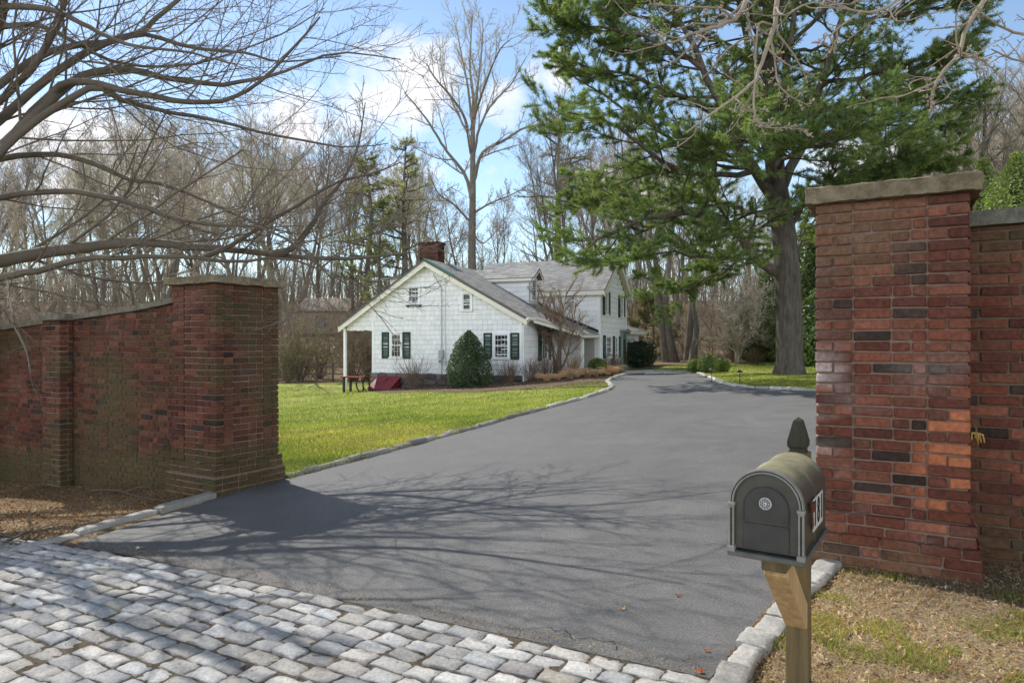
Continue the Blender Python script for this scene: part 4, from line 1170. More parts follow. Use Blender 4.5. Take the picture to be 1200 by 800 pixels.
# --- low annex at the far right --------------------------------------------------------
ak0, ak1 = KM + MD + .02, k_at(748, MT - .1); AT = MT - .1
mb = MB(); prism(mb, [H(AT - .01, ak0, -.8), H(AT - .01, ak1, -.8), H(AT - .01, ak1, 2.0), H(AT - .01, ak0, 2.0)], HU * -4, SEAM_GREY)
siding(mb, H(AT, ak0, 0), HV, HU, lambda z: (0, ak1 - ak0), 0.1, 2.1, .235, 1.6, 0, .004)
mb.build('annex_wall', M['paint'], house)
mb = MB(); roof_plane(mb, H(AT + .35, ak0, 2.05), H(AT + .35, ak1 + .3, 2.05), H(AT - 3.5, ak1 + .3, 3.3), H(AT - 3.5, ak0, 3.3), .08, ROOF * 1.1); mb.build('annex_roof', M['shingle'], house)
mb = MB(); mb.box(H(AT + .34, (ak0 + ak1) / 2, 1.95), [.03, (ak1 - ak0) / 2 + .2, .09], HF, .004, CREAM); mb.build('annex_fascia', M['trim'], house)
for f in (.28, .62): window(house, H(AT, ak0 + (ak1 - ak0) * f, 1.05), HV, HU, .7, 1.2, (2, 2), 2 if f < .5 else 0, .34)

# --- sloping red cellar door -------------------------------------------------------------
b0, b1 = t_at(436.5, -.5), t_at(467, -.3); zt = z_at(440.5, b0, -.05)
mb = MB(); gl = gz(*H(b0, -1.2, 0)[:2])
prism(mb, [H(b0, -.03, gl - .1), H(b0, -.83, gl - .1), H(b0, -.83, gl + .06), H(b0, -.03, zt - .05)], HU * (b1 - b0), A([.20, .03, .04]))
bulk = mb.build('cellar_door', M['plain'], house)
for i in (0, 1):
    mb = MB(); x0 = b0 + .01 + i * (b1 - b0 - .02) / 2; x1 = x0 + (b1 - b0 - .03) / 2
    prism(mb, [H(x0, -.04, zt), H(x1, -.04, zt), H(x1, -.90, gl + .10), H(x0, -.90, gl + .10)], Zv * .035, A([.24, .035, .045]))
    lf = mb.build('leaf', M['plain'], bulk)
    mb = MB(); q = H((x0 + x1) / 2 + (.28 if i == 0 else -.28), -.32, zt + (gl + .10 - zt) * .325 + .05); mb.box(q, [.06, .03, .02], HF, .004, (.12, .03, .03)); mb.build('handle', M['iron'], lf)

# --- red-topped picnic table beside the porch ------------------------------------------------
td = 27.6; pt = P(417.5, 445, td); gp_ = gz(pt[0], pt[1])
tb_ = thing('picnic_table', 'red topped outdoor table with dark legs beside the porch post', 'table', (pt[0], pt[1], gp_))
zt_ = P(417, 441.5, td)[2]; mb = MB()
for j in range(5): mb.box(A([pt[0], pt[1], 0]) + HV * (-.28 + j * .14) + Zv * zt_, [.53, .062, .02], HF, .004, A([.24, .05, .035]) * rng.uniform(.8, 1.15))
mb.build('table_top', M['wood'], tb_)
for sx in (-1, 1):
    for sy in (-1, 1):
        mb = MB(); e = A([pt[0], pt[1], 0]) + HU * sx * .44 + HV * sy * .22
        if sx < 0: mb.box(e + Zv * (gp_ + zt_ - .02) / 2, [.04, .04, (zt_ - .02 - gp_) / 2], HF, .004, (.035, .025, .022))
        else:
            arc = A([e - HU * .18 + Zv * (zt_ - .03), e - HU * .28 + Zv * (gp_ * .45 + zt_ * .55), e - HU * .2 + Zv * (gp_ * .8 + zt_ * .2), e + HU * .0 + Zv * (gp_ + .02), e + HU * .05 + Zv * (gp_ * .6 + zt_ * .4), e - HU * .02 + Zv * (zt_ - .03)])
            tubes(mb, smooth_line(arc, 14), np.full(14, .03), 6, (.03, .028, .028))
        mb.build('leg', M['plain'], tb_)
# ------------------------------------------------------------------ bare trees
BARK = A([.19, .17, .135]); TWIG = A([.385, .34, .265])

def bare_tree_mesh(Ht, seed, r0, fork=.35, spread=(28, 52), nl=16, kk=(7, 6, 5), up=.10, twig_r=.010, lean=0., limb_len=.42, crook=.10, lead=1, tone=1.):
    """Trunk mesh + crown mesh (limbs and twigs) of a leafless tree standing at the origin."""
    global rng
    keep = rng; rng = np.random.default_rng(seed); BARK, TWIG = globals()['BARK'] * tone, globals()['TWIG'] * tone
    tr, cr = MB(), MB()
    P0, R0 = grow(np.zeros((lead, 3)) + rng.normal(0, .15 * (lead > 1), (lead, 3)) * A([1, 1, 0]), np.tile(A([lean, 0, 1.]), (lead, 1)) + rng.normal(0, .14 * (lead > 1) + .01, (lead, 3)), np.full(lead, Ht) * rng.uniform(.8, 1, lead), np.full(lead, r0), 12, .035 + crook * .3, (0, 0, .04), .10)
    R0[:, 0] *= 1.45; R0[:, 1] *= 1.05
    P0[:, 0, 2] -= .4
    tubes(tr, P0, R0, 9, BARK)
    S, D, L_, r = spawn(P0, R0, nl, fork, .97, spread, limb_len, .62, 1, .62, .03)
    P1, R1 = grow(S, D, L_, r, 7, crook, (0, 0, up), .22)
    tubes(cr, P1, R1, 6, BARK * 1.05)
    S, D, L_, r = spawn(P1, R1, kk[0], .22, 1, (25, 60), .46, .6, 1, .5, twig_r * 1.6)
    P2, R2 = grow(S, D, L_, r, 6, crook * 1.2, (0, 0, up), .35)
    tubes(cr, P2, R2, 4, (BARK + TWIG) / 2)
    S, D, L_, r = spawn(P2, R2, kk[1], .2, 1, (25, 60), .48, .6, 1, .4, twig_r)
    P3, R3 = grow(S, D, L_, r, 4, crook * 1.3, (0, 0, up), .5)
    tubes(cr, P3, R3, 3, TWIG)
    if kk[2]:
        S, D, L_, r = spawn(P3, R3, kk[2], .2, 1, (25, 65), .55, .7, 1, .3, twig_r * .75)
        P4, R4 = grow(S, D, L_, r, 3, crook, (0, 0, up), .6)
        tubes(cr, P4, R4, 3, TWIG * 1.1)
    rng = keep
    return tr, cr

def bare_tree(label, group, Ht, seed, r0, loc, rz=0, name='bare_tree', **kw):
    tr, cr = bare_tree_mesh(Ht, seed, r0, **kw)
    root = thing(name, label, 'tree', (0, 0, 0), group)
    tr.build('trunk', M['bark'], root, True); cr.build('crown', M['twig'], root, True)
    root.location = [float(a) for a in loc]; root.rotation_euler = (0, 0, rz)
    return root

WOODS = 'bare trees of the woods behind the house'
WL = 'leafless grey-brown woodland tree among many alike behind the house'
protos = [bare_tree(WL, WOODS, 18, 100, .20, (0, 60, 0), tone=A((1.1, 1.05, 1)), fork=.38, nl=15),
          bare_tree(WL, WOODS, 18, 101, .17, (0, 60, 0), tone=A((.7, .7, .72)), fork=.50, nl=13, spread=(20, 40), up=.16),
          bare_tree(WL, WOODS, 18, 102, .24, (0, 60, 0), tone=A((1.3, 1.25, 1.15)), fork=.30, nl=16, spread=(35, 60), crook=.15),
          bare_tree(WL, WOODS, 18, 103, .15, (0, 60, 0), tone=A((.85, .82, .8)), fork=.45, nl=12, lead=2, spread=(20, 45)),
          bare_tree(WL, WOODS, 18, 104, .19, (0, 60, 0), tone=A((.62, .6, .6)), fork=.25, nl=18, spread=(30, 60), crook=.13),
          bare_tree(WL, WOODS, 18, 105, .14, (0, 60, 0), tone=A((1.05, 1.08, .9)), fork=.40, nl=11, lean=.12, crook=.14)]
def top_y(px):
    """Row of the photograph that the tree tops reach in each column."""
    return np.interp(px, [-200, 0, 120, 220, 330, 430, 480, 520, 600, 640, 680, 740, 900, 1040, 1100, 1160, 1300], [150, 165, 155, 135, 140, 150, 175, 215, 205, 150, 125, 160, 220, 150, 110, 95, 90])
used = set(); placed = []
tries = 0
while len(placed) < 205 and tries < 9000:
    tries += 1
    d = 38 + 92 * rng.random()**1.1; px = rng.uniform(-150, 1350)
    if 690 < px < 900 and d < 50: continue
    if 395 < px < 790 and d < 47: continue
    if 900 < px < 1010 and rng.random() < .5: continue
    if 540 < px < 568 and d < 60: continue
    x = (px - 600) / F * d
    if any((x - a)**2 + (d - b)**2 < (1.2 + .018 * d)**2 for a, b in placed): continue
    placed.append((x, d))
    ty = top_y(px) + abs(rng.normal(0, 38)) - 8 + (55 if rng.random() < .3 else 0)
    hgt = (400 - ty) / F * d + EYE - gz(x, d)
    k = int(rng.integers(0, 6)); o = protos[k] if k not in used else copy_tree(protos[k]); used.add(k)
    s = np.clip(hgt / 18, .32, 1.6); o.location = (x, d, gz(x, d)); o.rotation_euler = (0, 0, rng.uniform(0, 6.28)); w_ = s * rng.uniform(.85, 1.15) if s < 1 else s
    o.scale = (w_, w_, s)

# the tall tree behind the chimney, limbs as in the photograph
def limbs_tree(root, name_bark, trunk, limbs, kk, rngs, twig_r, up=.05, crook=.1, col=BARK, tcol=TWIG, mats=('bark', 'twig'), lf=.42, sides=(10, 7), flat=1., rf0=.55, spread=(25, 60)):
    """trunk, limbs: lists of (points, r_start, r_end) in world coordinates; twigs grown on the limbs."""
    global rng
    keep = rng; rng = np.random.default_rng(rngs)
    tr, cr = MB(), MB(); p, ra, rb = trunk; pt = smooth_line(p, 16); tubes(tr, pt, np.linspace(ra, rb, 16) * np.r_[1.35, 1.1, np.ones(14)], sides[0], col)
    Ps, Rs = [], []
    for p, ra, rb in limbs:
        pt = smooth_line(p, 28); pt[1:-1] += rng.normal(0, .006 * np.linalg.norm(pt[-1] - pt[0]) / 6, (26, 3)); Ps.append(pt); Rs.append(np.linspace(ra, rb, 28))
    P1, R1 = A(Ps), A(Rs); tubes(cr, P1, R1, sides[1], col)
    out = [(P1, R1)]
    Pp, Rp = P1, R1
    for lv, k in enumerate(kk):
        S, D, L_, r = spawn(Pp, Rp, k, .12 if lv else .15, 1., spread, lf if lv else lf * .85, .55 if lv else rf0, flat, .35, twig_r * (2.2, 1.4, 1, .8)[min(lv, 3)])
        Pp, Rp = grow(S, D, L_, r, (7, 5, 4, 3)[min(lv, 3)], crook, (0, 0, up), .4)
        tubes(cr, Pp, Rp, (5, 4, 3, 3)[min(lv, 3)], col * .5 + tcol * .5 if lv == 0 else tcol); out.append((Pp, Rp))
    rng = keep
    tr.build('trunk', M[mats[0]], root, True); cr.build('crown', M[mats[1]], root, True)
    return out

D0 = 47.
tx, ty_, _ = P(554, 400, D0); bz = gz(tx, ty_)
def Q(px, py, dd=0.): return P(px, py, D0 + dd)
tall = thing('bare_tree', 'tallest bare tree with a round crown standing straight behind the chimney', 'tree', (tx, ty_, bz))
tb0 = A([tx, ty_, bz])
lim = [([Q(553, 235), Q(545, 205, 1), Q(522, 175, 1), Q(500, 140, 0), Q(474, 108, 0)], 0.1496, 0.0400),
       ([Q(556, 210), Q(565, 180, -1), Q(590, 165, -2), Q(615, 150, -2), Q(640, 146, -2)], 0.1360, 0.0400),
       ([Q(554, 190), Q(562, 150, 2), Q(578, 120, 3), Q(598, 100, 3), Q(615, 70, 3)], 0.1156, 0.0320),
       ([Q(552, 180), Q(545, 140, -2), Q(530, 115, -3), Q(510, 92, -4), Q(500, 75, -4)], 0.1156, 0.0320),
       ([Q(554, 150), Q(548, 100, 1), Q(540, 60, 1), Q(535, 35, 2)], 0.1020, 0.0240), ([Q(555, 150), Q(560, 100, 0), Q(565, 55, 0), Q(566, 20, 0)], 0.1088, 0.0240),
       ([Q(555, 140), Q(570, 95, -3), Q(585, 60, -5), Q(600, 45, -6)], 0.0884, 0.0240), ([Q(552, 165), Q(535, 130, 3), Q(520, 95, 5), Q(515, 55, 6)], 0.0884, 0.0240),
       ([Q(555, 250), Q(575, 238, 1), Q(600, 228, 2), Q(622, 215, 3)], 0.0816, 0.0240), ([Q(553, 262), Q(532, 240, -1), Q(515, 228, -2), Q(505, 210, -3)], 0.0816, 0.0240),
       ([Q(555, 275), Q(566, 285, 1), Q(580, 272, 2), Q(590, 262, 3)], 0.0544, 0.0240), ([Q(555, 120), Q(551, 80), Q(552, 45), Q(553, 18)], 0.0952, 0.0240)]
limbs_tree(tall, 'bark', ([tb0 - A([0, 0, .4]), tb0 + A([.02, 0, 3]), Q(553, 300), Q(554, 220), Q(554, 150), Q(555, 110)], .40, .09), lim, (8, 7, 5, 3), 51, .010, .08, .10)

# two heavy trunks right of the house, one leaning
for px, d, lab, lean_, fk, sd in ((786, 40, 'thick leaning double trunk right of the house beyond the hedge balls', -.25, .45, 201), (806, 42, 'thick pale trunk leaning right just behind the double trunk', .10, .5, 203), (777, 45, 'thick dark straight trunk in the woods right of the house end', .02, .5, 204), (812, 37, 'broken-off pale stump trunk in front of the brown woods', .0, .8, 205)):
    g_ = GD(px, d)
    bare_tree(lab, None, 17 if sd != 205 else 5, sd, .24 if sd == 201 else .25 if sd != 205 else .24, g_, 0, lean=lean_, fork=fk, nl=12 if sd != 205 else 3, lead=2 if sd == 201 else 1, kk=(6, 5, 4), limb_len=.42 if sd != 205 else .3)

# trees right of the pine seen above the pillar
D0 = 30.
for i, (px, d, sd, ln, lab) in enumerate(((1120, 30, 301, .05, 'bare many-limbed tree above the tall pillar, right of the pine'), (1175, 26, 302, -.10, 'bare spreading tree above the wall at the right edge'))):
    bare_tree(lab, None, (13.2, 12.0)[i], sd, .24, GD(px, d), 1.0, lean=ln, fork=.22, nl=14, lead=3, spread=(22, 48), crook=.13, kk=(7, 6, 4))

# small pale-twigged tree on the right lawn's edge
g_ = GD(866, 34)
bare_tree('small wide pale-twigged bare tree on the lawn left of the pine trunk', None, 4.3, 401, .10, g_, .4, lead=5, fork=.12, nl=12, spread=(35, 65), crook=.16, kk=(7, 6, 4), limb_len=.55, twig_r=.007, up=.03, name='ornamental_tree')
TAN_TREE = COL.objects['ornamental_tree']
# multi-stemmed small tree in front of the porch
cm = G(655, 445); cm = A([cm[0], 27.4, 0]); cm[0] = (655 - 600) / F * 27.4; cm[2] = gz(cm[0], cm[1])
o = bare_tree('vase-shaped bare multi-stemmed tan tree in front of the porch', None, 3.75, 411, .055, cm, 0, lead=6, fork=.22, nl=9, spread=(22, 50), crook=.08, kk=(6, 5, 3), limb_len=.40, twig_r=.0055, up=.08, name='ornamental_tree')
for ch, tn in [(c_, A([.30, .225, .165])) for c_ in o.children] + [(c_, A([.46, .40, .32])) for c_ in TAN_TREE.children]:
    at = ch.data.color_attributes['tint']; n = len(ch.data.vertices); c = np.empty(n * 4, np.float32); at.data.foreach_get('color', c); c = c.reshape(-1, 4)
    c[:, :3] = tn * (c[:, :3].mean(1, keepdims=True) / .28); at.data.foreach_set('color', c.ravel())

# ------------------------------------------------------------------ spreading tree at the left, its limbs over the wall
tz = A([-8.1, 10.0, 0]); tz[2] = gz(*tz[:2])
lt = thing('spreading_tree', 'bare spreading tree reaching low long limbs over the left brick wall', 'tree', tz)
def T(h, dx=0, dy=0): return tz + A([dx, dy, h])
def LN(pts, d0, d1): 
    if pts[0][0] <= 20: pts = [(pts[0][0] - 50, pts[0][1] + 1.0 * (pts[0][1] - pts[1][1]) + 14)] + pts
    n = len(pts); return [P(a, b, d0 + (d1 - d0) * i / (n - 1)) for i, (a, b) in enumerate(pts)]
lim = [([T(2.6)] + LN([(0, 140), (52, 95), (90, 68), (127, 50), (165, 37), (185, 20), (215, -5), (250, -30)], 9.2, 10.6), 0.0726, 0.0240),
       ([T(2.9)] + LN([(0, 100), (60, 60), (120, 50), (170, 41), (232, 57), (285, 62), (330, 72), (400, 66)], 9.0, 11.6), 0.0660, 0.0096),
       ([T(2.4)] + LN([(0, 176), (48, 132), (80, 98), (115, 84), (160, 83), (200, 93), (262, 98), (300, 92), (345, 80), (400, 62), (470, 70)], 8.6, 10.8), 0.0858, 0.0080),
       ([T(2.4)] + LN([(5, 172), (60, 110), (95, 96), (150, 106), (205, 118), (258, 118), (300, 100), (340, 60), (375, 20)], 9.4, 8.0), 0.0726, 0.0096),
       ([T(2.3)] + LN([(20, 160), (105, 104), (140, 117), (185, 129), (250, 140), (330, 160), (400, 172), (455, 168)], 8.4, 10.0), 0.0594, 0.0064),
       ([T(1.9)] + LN([(0, 186), (66, 181), (110, 192), (150, 210), (190, 215), (240, 235), (300, 262), (350, 275)], 9.8, 9.2), 0.0561, 0.0080),
       ([T(1.7)] + LN([(0, 230), (87, 225), (162, 240), (205, 255), (245, 262), (306, 267), (350, 290), (392, 330)], 9.2, 8.0), 0.0528, 0.0080),
       ([T(1.2)] + LN([(-10, 309), (44, 297), (96, 290), (144, 284), (195, 287), (245, 291), (300, 296), (363, 302), (420, 303), (482, 296)], 9.6, 9.0), 0.1155, 0.0128),
       ([T(1.0)] + LN([(0, 326), (44, 317), (96, 304), (150, 302), (210, 301), (270, 306), (330, 303), (385, 318)], 9.2, 8.4), 0.0627, 0.0096),
       (LN([(240, 301), (270, 288), (297, 271), (341, 245), (394, 214), (437, 203), (470, 190)], 9.1, 8.3), 0.0363, 0.0064),
       (LN([(318, 300), (340, 292), (363, 267), (380, 236), (402, 210), (420, 170), (428, 120)], 9.1, 8.8), 0.0495, 0.0064),
       ([T(3.6)] + LN([(0, 8), (60, 12), (90, 25), (125, 42), (160, 55), (220, 62), (270, 75)], 8.8, 7.4), 0.0528, 0.0080),
       ([T(3.3)] + LN([(0, 30), (50, 32), (95, 54), (130, 72), (190, 78), (250, 70), (330, 40), (380, 10)], 9.9, 10.2), 0.0462, 0.0064),
       ([T(2.2)] + LN([(0, 120), (45, 70), (70, 20), (85, -30), (110, -90)], 9.3, 8.2), 0.0594, 0.0240),
       ([T(2.8)] + LN([(-20, 60), (2, 20), (10, -40), (60, -120)], 9.8, 8.5), 0.0858, 0.0400),
       ([T(3.)] + [P(-80, -60, 8.6), P(-10, -160, 7.6), P(60, -300, 6.4), P(160, -420, 5.6)], 0.0462, 0.0096),
       ([T(2.6)] + [P(-120, 60, 9.), P(-150, -60, 7.8), P(-150, -260, 6.6), P(-100, -420, 5.8)], 0.0528, 0.0120),
       ([T(2.6)] + [P(-160, 100, 10.), P(-260, 20, 10.5), P(-400, -60, 11)], 0.0792, 0.0160)]
limbs_tree(lt, 'bark', ([T(-.4), T(.8), T(1.8, .05), T(3.0, .1), T(4.4, .05), T(6.2, .2)], .30, .10), lim, (12, 7, 6), 77, .0028, .03, .10, A([.125, .105, .08]), A([.165, .135, .105]), lf=.36, rf0=.30, spread=(20, 55))

# ------------------------------------------------------------------ magnolia twigs hanging into the top of the picture
mt = A([5.6, 6.6, 0]); mt[2] = gz(*mt[:2])
mg = thing('magnolia_tree', 'pale budding magnolia branches hanging into view in front of the pine', 'tree', mt)
def B(pts, d=5.4, d1=None):
    d1 = d if d1 is None else d1; n = len(pts); return [P(a, b, d + (d1 - d) * i / (n - 1)) for i, (a, b) in enumerate(pts)]
top = mt + A([-.3, -.2, 4.6])
lim = [([top] + B([(1010, -110), (900, -60), (876, -5), (864, 20), (835, 33), (806, 42), (789, 50), (765, 52)], 5.6, 5.0), 0.0279, 0.0056),
       ([top] + B([(1000, -70), (925, -40), (911, 0), (908, 26), (897, 62), (884, 94), (867, 110), (835, 133), (804, 156)], 5.7, 5.1), 0.0310, 0.0048),
       (B([(906, 30), (890, 28), (886, 60), (885, 97), (884, 132), (890, 150)], 5.5, 5.3), 0.0096, 0.0032),
       (B([(903, 44), (908, 70), (912, 97), (925, 112), (950, 125)], 5.5, 5.2), 0.0096, 0.0032),
       (B([(884, 94), (884, 130), (895, 148), (920, 150), (948, 152)], 5.3, 5.), 0.0080, 0.0032),
       ([top] + B([(1200, -60), (1165, -15), (1134, 32), (1124, 62), (1108, 81), (1095, 97), (1072, 107), (1048, 115)], 5.8, 5.), 0.0248, 0.0048),
       (B([(1097, 96), (1092, 112), (1091, 134)], 5.2, 5.1), 0.0096, 0.0040), (B([(1122, 62), (1135, 64), (1150, 70), (1165, 82)], 5.3, 5.4), 0.0096, 0.0032),
       ([top] + B([(1120, -40), (1060, -4), (1023, 14), (981, 10), (949, 4), (920, 18)], 5.7, 5.), 0.0186, 0.0040),
       (B([(1010, 13), (975, 40), (978, 56), (960, 50)], 5.3, 5.1), 0.0080, 0.0032),
       (B([(860, 22), (840, 10), (800, 8), (760, 5)], 5.3, 5.), 0.0112, 0.0040),
       ([top] + B([(1260, 20), (1215, 40), (1180, 35), (1150, 15), (1140, 4)], 6, 5.6), 0.0186, 0.0048), ([top] + B([(1270, 60), (1225, 75), (1190, 70), (1162, 58)], 6, 5.6), 0.0186, 0.0048)]
mo = limbs_tree(mg, 'bark', ([mt - Zv * .4, mt + A([0, 0, 1.2]), mt + A([-.1, 0, 2.6]), top], .12, .05), lim, (11, 4), 91, .0028, .03, .22, A([.30, .25, .185]), A([.30, .245, .19]), lf=.17, sides=(8, 8), spread=(35, 75))
bd = MB(); tips = np.concatenate([mo[1][0][:, -1], mo[2][0][:, -1]]); dirs = unit(np.concatenate([mo[1][0][:, -1] - mo[1][0][:, -2], mo[2][0][:, -1] - mo[2][0][:, -2]]))
tubes(bd, np.stack([tips - dirs * .004, tips + dirs * .004, tips + dirs * .012, tips + dirs * .02], 1), np.tile([.0028, .0055, .0048, .0008], (len(tips), 1)), 5, (.40, .33, .25))
bo = bd.build('buds', M['twig'], mg, True); bo['kind'] = 'stuff'

# ------------------------------------------------------------------ the white pine
PD = 24.5; pb = GD(925, PD)
pine = thing('pine_tree', 'large white pine with a thick trunk on the lawn right of the drive', 'pine tree', pb)
def R_(px, py, dd=0.): return P(px, py, PD + dd)
trunk_pts = [pb - Zv * .3, pb + Zv * .25, pb + Zv * 1.0, R_(923, 330), R_(917, 260), R_(910, 215), R_(905, 150), R_(902, 60), R_(900, -40), R_(899, -160), R_(898, -270), R_(897, -360)]
tr = MB(); tp_ = smooth_line(trunk_pts, 46)
tubes(tr, tp_, np.interp(np.linspace(0, 1, 46), [0, .05, .12, .3, .42, .6, .8, 1], [.84, .60, .47, .43, .37, .26, .15, .04]), 14, (.115, .10, .085))
trb = tr.build('trunk', M['pinebark'], pine, True)
PL = [([R_(906, 232), R_(888, 206, -.5), R_(872, 182, -1), R_(848, 132, -1.5), R_(822, 80, -2), R_(795, 20, -2), R_(770, -40, -2)], .22, .05),
      ([R_(908, 224), R_(896, 172, .6), R_(882, 100, 1), R_(866, 0, 1.2), R_(852, -90, 1.5)], .20, .05),
      ([R_(918, 218), R_(944, 160, -.5), R_(962, 98, -1), R_(985, 28, -1.4), R_(1005, -60, -1.6)], .19, .05),
      ([R_(912, 205), R_(918, 110, -.6), R_(930, 10, -1), R_(935, -100, -1)], .18, .05),
      ([R_(912, 320), R_(886, 298, -.6), R_(868, 277, -1), R_(840, 258, -1.6), R_(800, 250, -2.2), R_(755, 258, -2.6), R_(712, 276, -3), R_(690, 290, -3)], .19, .03),
      ([R_(930, 250), R_(958, 226, .4), R_(988, 206, .8), R_(1022, 190, 1.2), R_(1060, 185, 1.6)], .13, .03),
      ([R_(928, 262), R_(950, 236, -.6), R_(985, 222, -1.5), R_(1040, 205, -2.4), R_(1090, 185, -3)], .10, .03),
      ([R_(884, 200, -.6), R_(840, 205, -1), R_(790, 198, -1.6), R_(748, 165, -2), R_(705, 140, -2.4), R_(665, 132, -2.6)], .11, .025),
      ([R_(848, 132, -1.5), R_(800, 112, -1), R_(750, 95, -.5), R_(700, 80, 0), R_(655, 70, 0)], .09, .025),
      ([R_(872, 182, -1), R_(830, 180, .5), R_(780, 160, 1.5), R_(725, 120, 2.2), R_(672, 90, 3)], .10, .025),
      ([R_(840, 258, -1.6), R_(795, 240, -.5), R_(745, 228, .5), R_(700, 232, 1), R_(684, 240, 1)], .09, .025),
      ([R_(822, 80, -2), R_(770, 50, -2), R_(715, 34, -1.5), R_(655, 28, -1)], .09, .025), ([R_(795, 20, -2), R_(745, -5, -1), R_(690, -10, 0), R_(642, -2, .6)], .07, .02),
      ([R_(962, 98, -1), R_(1015, 88, -2), R_(1075, 76, -2.6), R_(1130, 58, -3)], .09, .025), ([R_(985, 28, -1.4), R_(1040, 18, -1), R_(1095, 10, -.5), R_(1142, -2, 0)], .08, .025),
      ([R_(944, 160, -.5), R_(1000, 150, .5), R_(1060, 146, 1.2), R_(1105, 160, 1.5)], .09, .025), ([R_(950, 130, -.7), R_(1010, 120, .6), R_(1070, 112, 1.6), R_(1120, 108, 2)], .08, .025),
      ([R_(988, 206, .8), R_(1030, 200, 0), R_(1075, 196, -.6), R_(1100, 200, -1)], .06, .02),
      ([R_(886, 298, -.6), R_(868, 306, .4), R_(840, 322, 1.2), R_(805, 338, 2), R_(780, 345, 2.4)], .06, .018),
      ([R_(868, 277, -1), R_(850, 300, -2), R_(815, 300, -3), R_(770, 296, -3.6), R_(735, 306, -4)], .06, .018),
      ([R_(930, 300, 0), R_(938, 280, 2), R_(950, 262, 3.5), R_(965, 250, 5)], .06, .02),
      ([R_(905, 250), R_(880, 250, 2), R_(845, 235, 4), R_(800, 225, 5.5), R_(760, 215, 6)], .09, .025),
      ([R_(910, 215), R_(900, 190, -2.4), R_(880, 170, -5), R_(850, 160, -7)], .09, .025), ([R_(912, 200), R_(930, 180, -2.4), R_(955, 172, -5), R_(985, 170, -6.6)], .09, .025),
      ([R_(908, 190), R_(900, 150, 2.4), R_(890, 130, 5), R_(870, 110, 7)], .09, .025), ([R_(910, 180), R_(930, 150, 2.4), R_(960, 130, 5), R_(1010, 120, 7)], .09, .025)]
# upper crown, above the frame: whorls of limbs
for wz in np.linspace(11.5, 21.8, 12):
    n_ = 5; a0 = rng.uniform(0, 6.28); ln_ = np.interp(wz, [11, 15, 19, 22], [8.2, 7., 4.2, 1.4])
    i_ = np.argmin(np.abs(tp_[:, 2] - (pb[2] + wz))); c_ = tp_[i_]
    for j in range(n_):
        a_ = a0 + j * 6.28 / n_ + rng.normal(0, .25); l_ = ln_ * rng.uniform(.75, 1.15); dx = A([math.cos(a_), math.sin(a_), 0])
        PL.append(([c_, c_ + dx * l_ * .35 + Zv * l_ * .16, c_ + dx * l_ * .7 + Zv * l_ * .24, c_ + dx * l_ + Zv * l_ * .27], .08, .02))
n_low = 26
Ps, Rs = [], []
for p, ra, rb in PL:
    q = smooth_line(p, 12); q[1:-1] += rng.normal(0, .05, (10, 3)); Ps.append(q); Rs.append(np.linspace(ra, rb, 12))
P1, R1 = A(Ps), A(Rs); lb = MB(); tubes(lb, P1, R1, 8, (.13, .11, .09)); tw = []
for sl_, k2, k3, lo in ((slice(0, n_low), 17, 10, .20), (slice(n_low, None), 8, 7, .25)):
    S, D, L_, r = spawn(P1[sl_], R1[sl_], k2, lo, 1., (35, 80), .36, .45, .5, .3, .012)
    L_ = np.clip(L_, .8, 2.3)
    P2, R2 = grow(S, D, L_, r, 7, .12, (0, 0, .045), .4); tubes(lb, P2, R2, 4, (.11, .09, .07))
    S, D, L_, r = spawn(P2, R2, k3, .2, 1., (30, 65), .42, .6, .55, .3, .006)
    L_ = np.clip(L_, .3, .95)
    P3, R3 = grow(S, D, L_, r, 4, .12, (0, 0, .07), .5); tubes(lb, P3, R3, 3, (.09, .08, .05)); tw.append(P3)
lb.build('limbs', M['pinebark'], pine, True)
# needle tufts along the outer twigs
def needles(tw, k, nn, ln, wd, seed, c0, c1):
    r_ = np.random.default_rng(seed); B_, n, _ = tw.shape
    t = r_.uniform(.15, 1., (B_, k)) * (n - 1.001); t[:, 0] = n - 1.001; i = t.astype(int); f = (t - i)[..., None]; bi = np.arange(B_)[:, None]
    c = (tw[bi, i] * (1 - f) + tw[bi, i + 1] * f).reshape(-1, 3); ax = unit(tw[bi, i + 1] - tw[bi, i]).reshape(-1, 3)
    ax = unit(ax + A([0, 0, .25])); T_ = len(c)
    d = unit(ax[:, None] * r_.uniform(.25, 1.1, (T_, nn, 1)) + r_.normal(0, .55, (T_, nn, 3)))
    l = ln * r_.uniform(.7, 1.15, (T_, nn, 1)); s = unit(np.cross(d, r_.normal(0, 1, (T_, nn, 3)))) * wd
    b = np.broadcast_to(c[:, None], d.shape)
    v = np.stack([b - s * .6, b + s * .6, b + d * l * .6 + s * .8, b + d * l, b + d * l * .6 - s * .8], 2)
    m = T_ * nn; base = (np.arange(m) * 5)[:, None]
    tri = np.concatenate([base + A([0, 1, 2]), base + A([0, 2, 4]), base + A([4, 2, 3])])
    mixf = np.clip(r_.normal(.5, .25, (T_, 1, 1, 1)) + .15 * (fbm(c, .8, seed) - .5)[:, None, None, None] * 3, 0, 1)
    col = np.broadcast_to(A(c0) * (1 - mixf) + A(c1) * mixf, (T_, nn, 5, 3))
    mb = MB(); mb.add(v.reshape(-1, 3), None, tri, col.reshape(-1, 3)); return mb
nd = needles(tw[0], 18, 12, .165, .0064, 5, (.050, .100, .060), (.27, .335, .135)); nu = needles(tw[1], 6, 11, .20, .011, 6, (.055, .10, .055), (.24, .30, .12))
nd.add(np.concatenate(nu.v), None, np.concatenate(nu.t), np.concatenate(nu.c)); nd.build('needles', M['needle'], pine, False, kind='stuff')

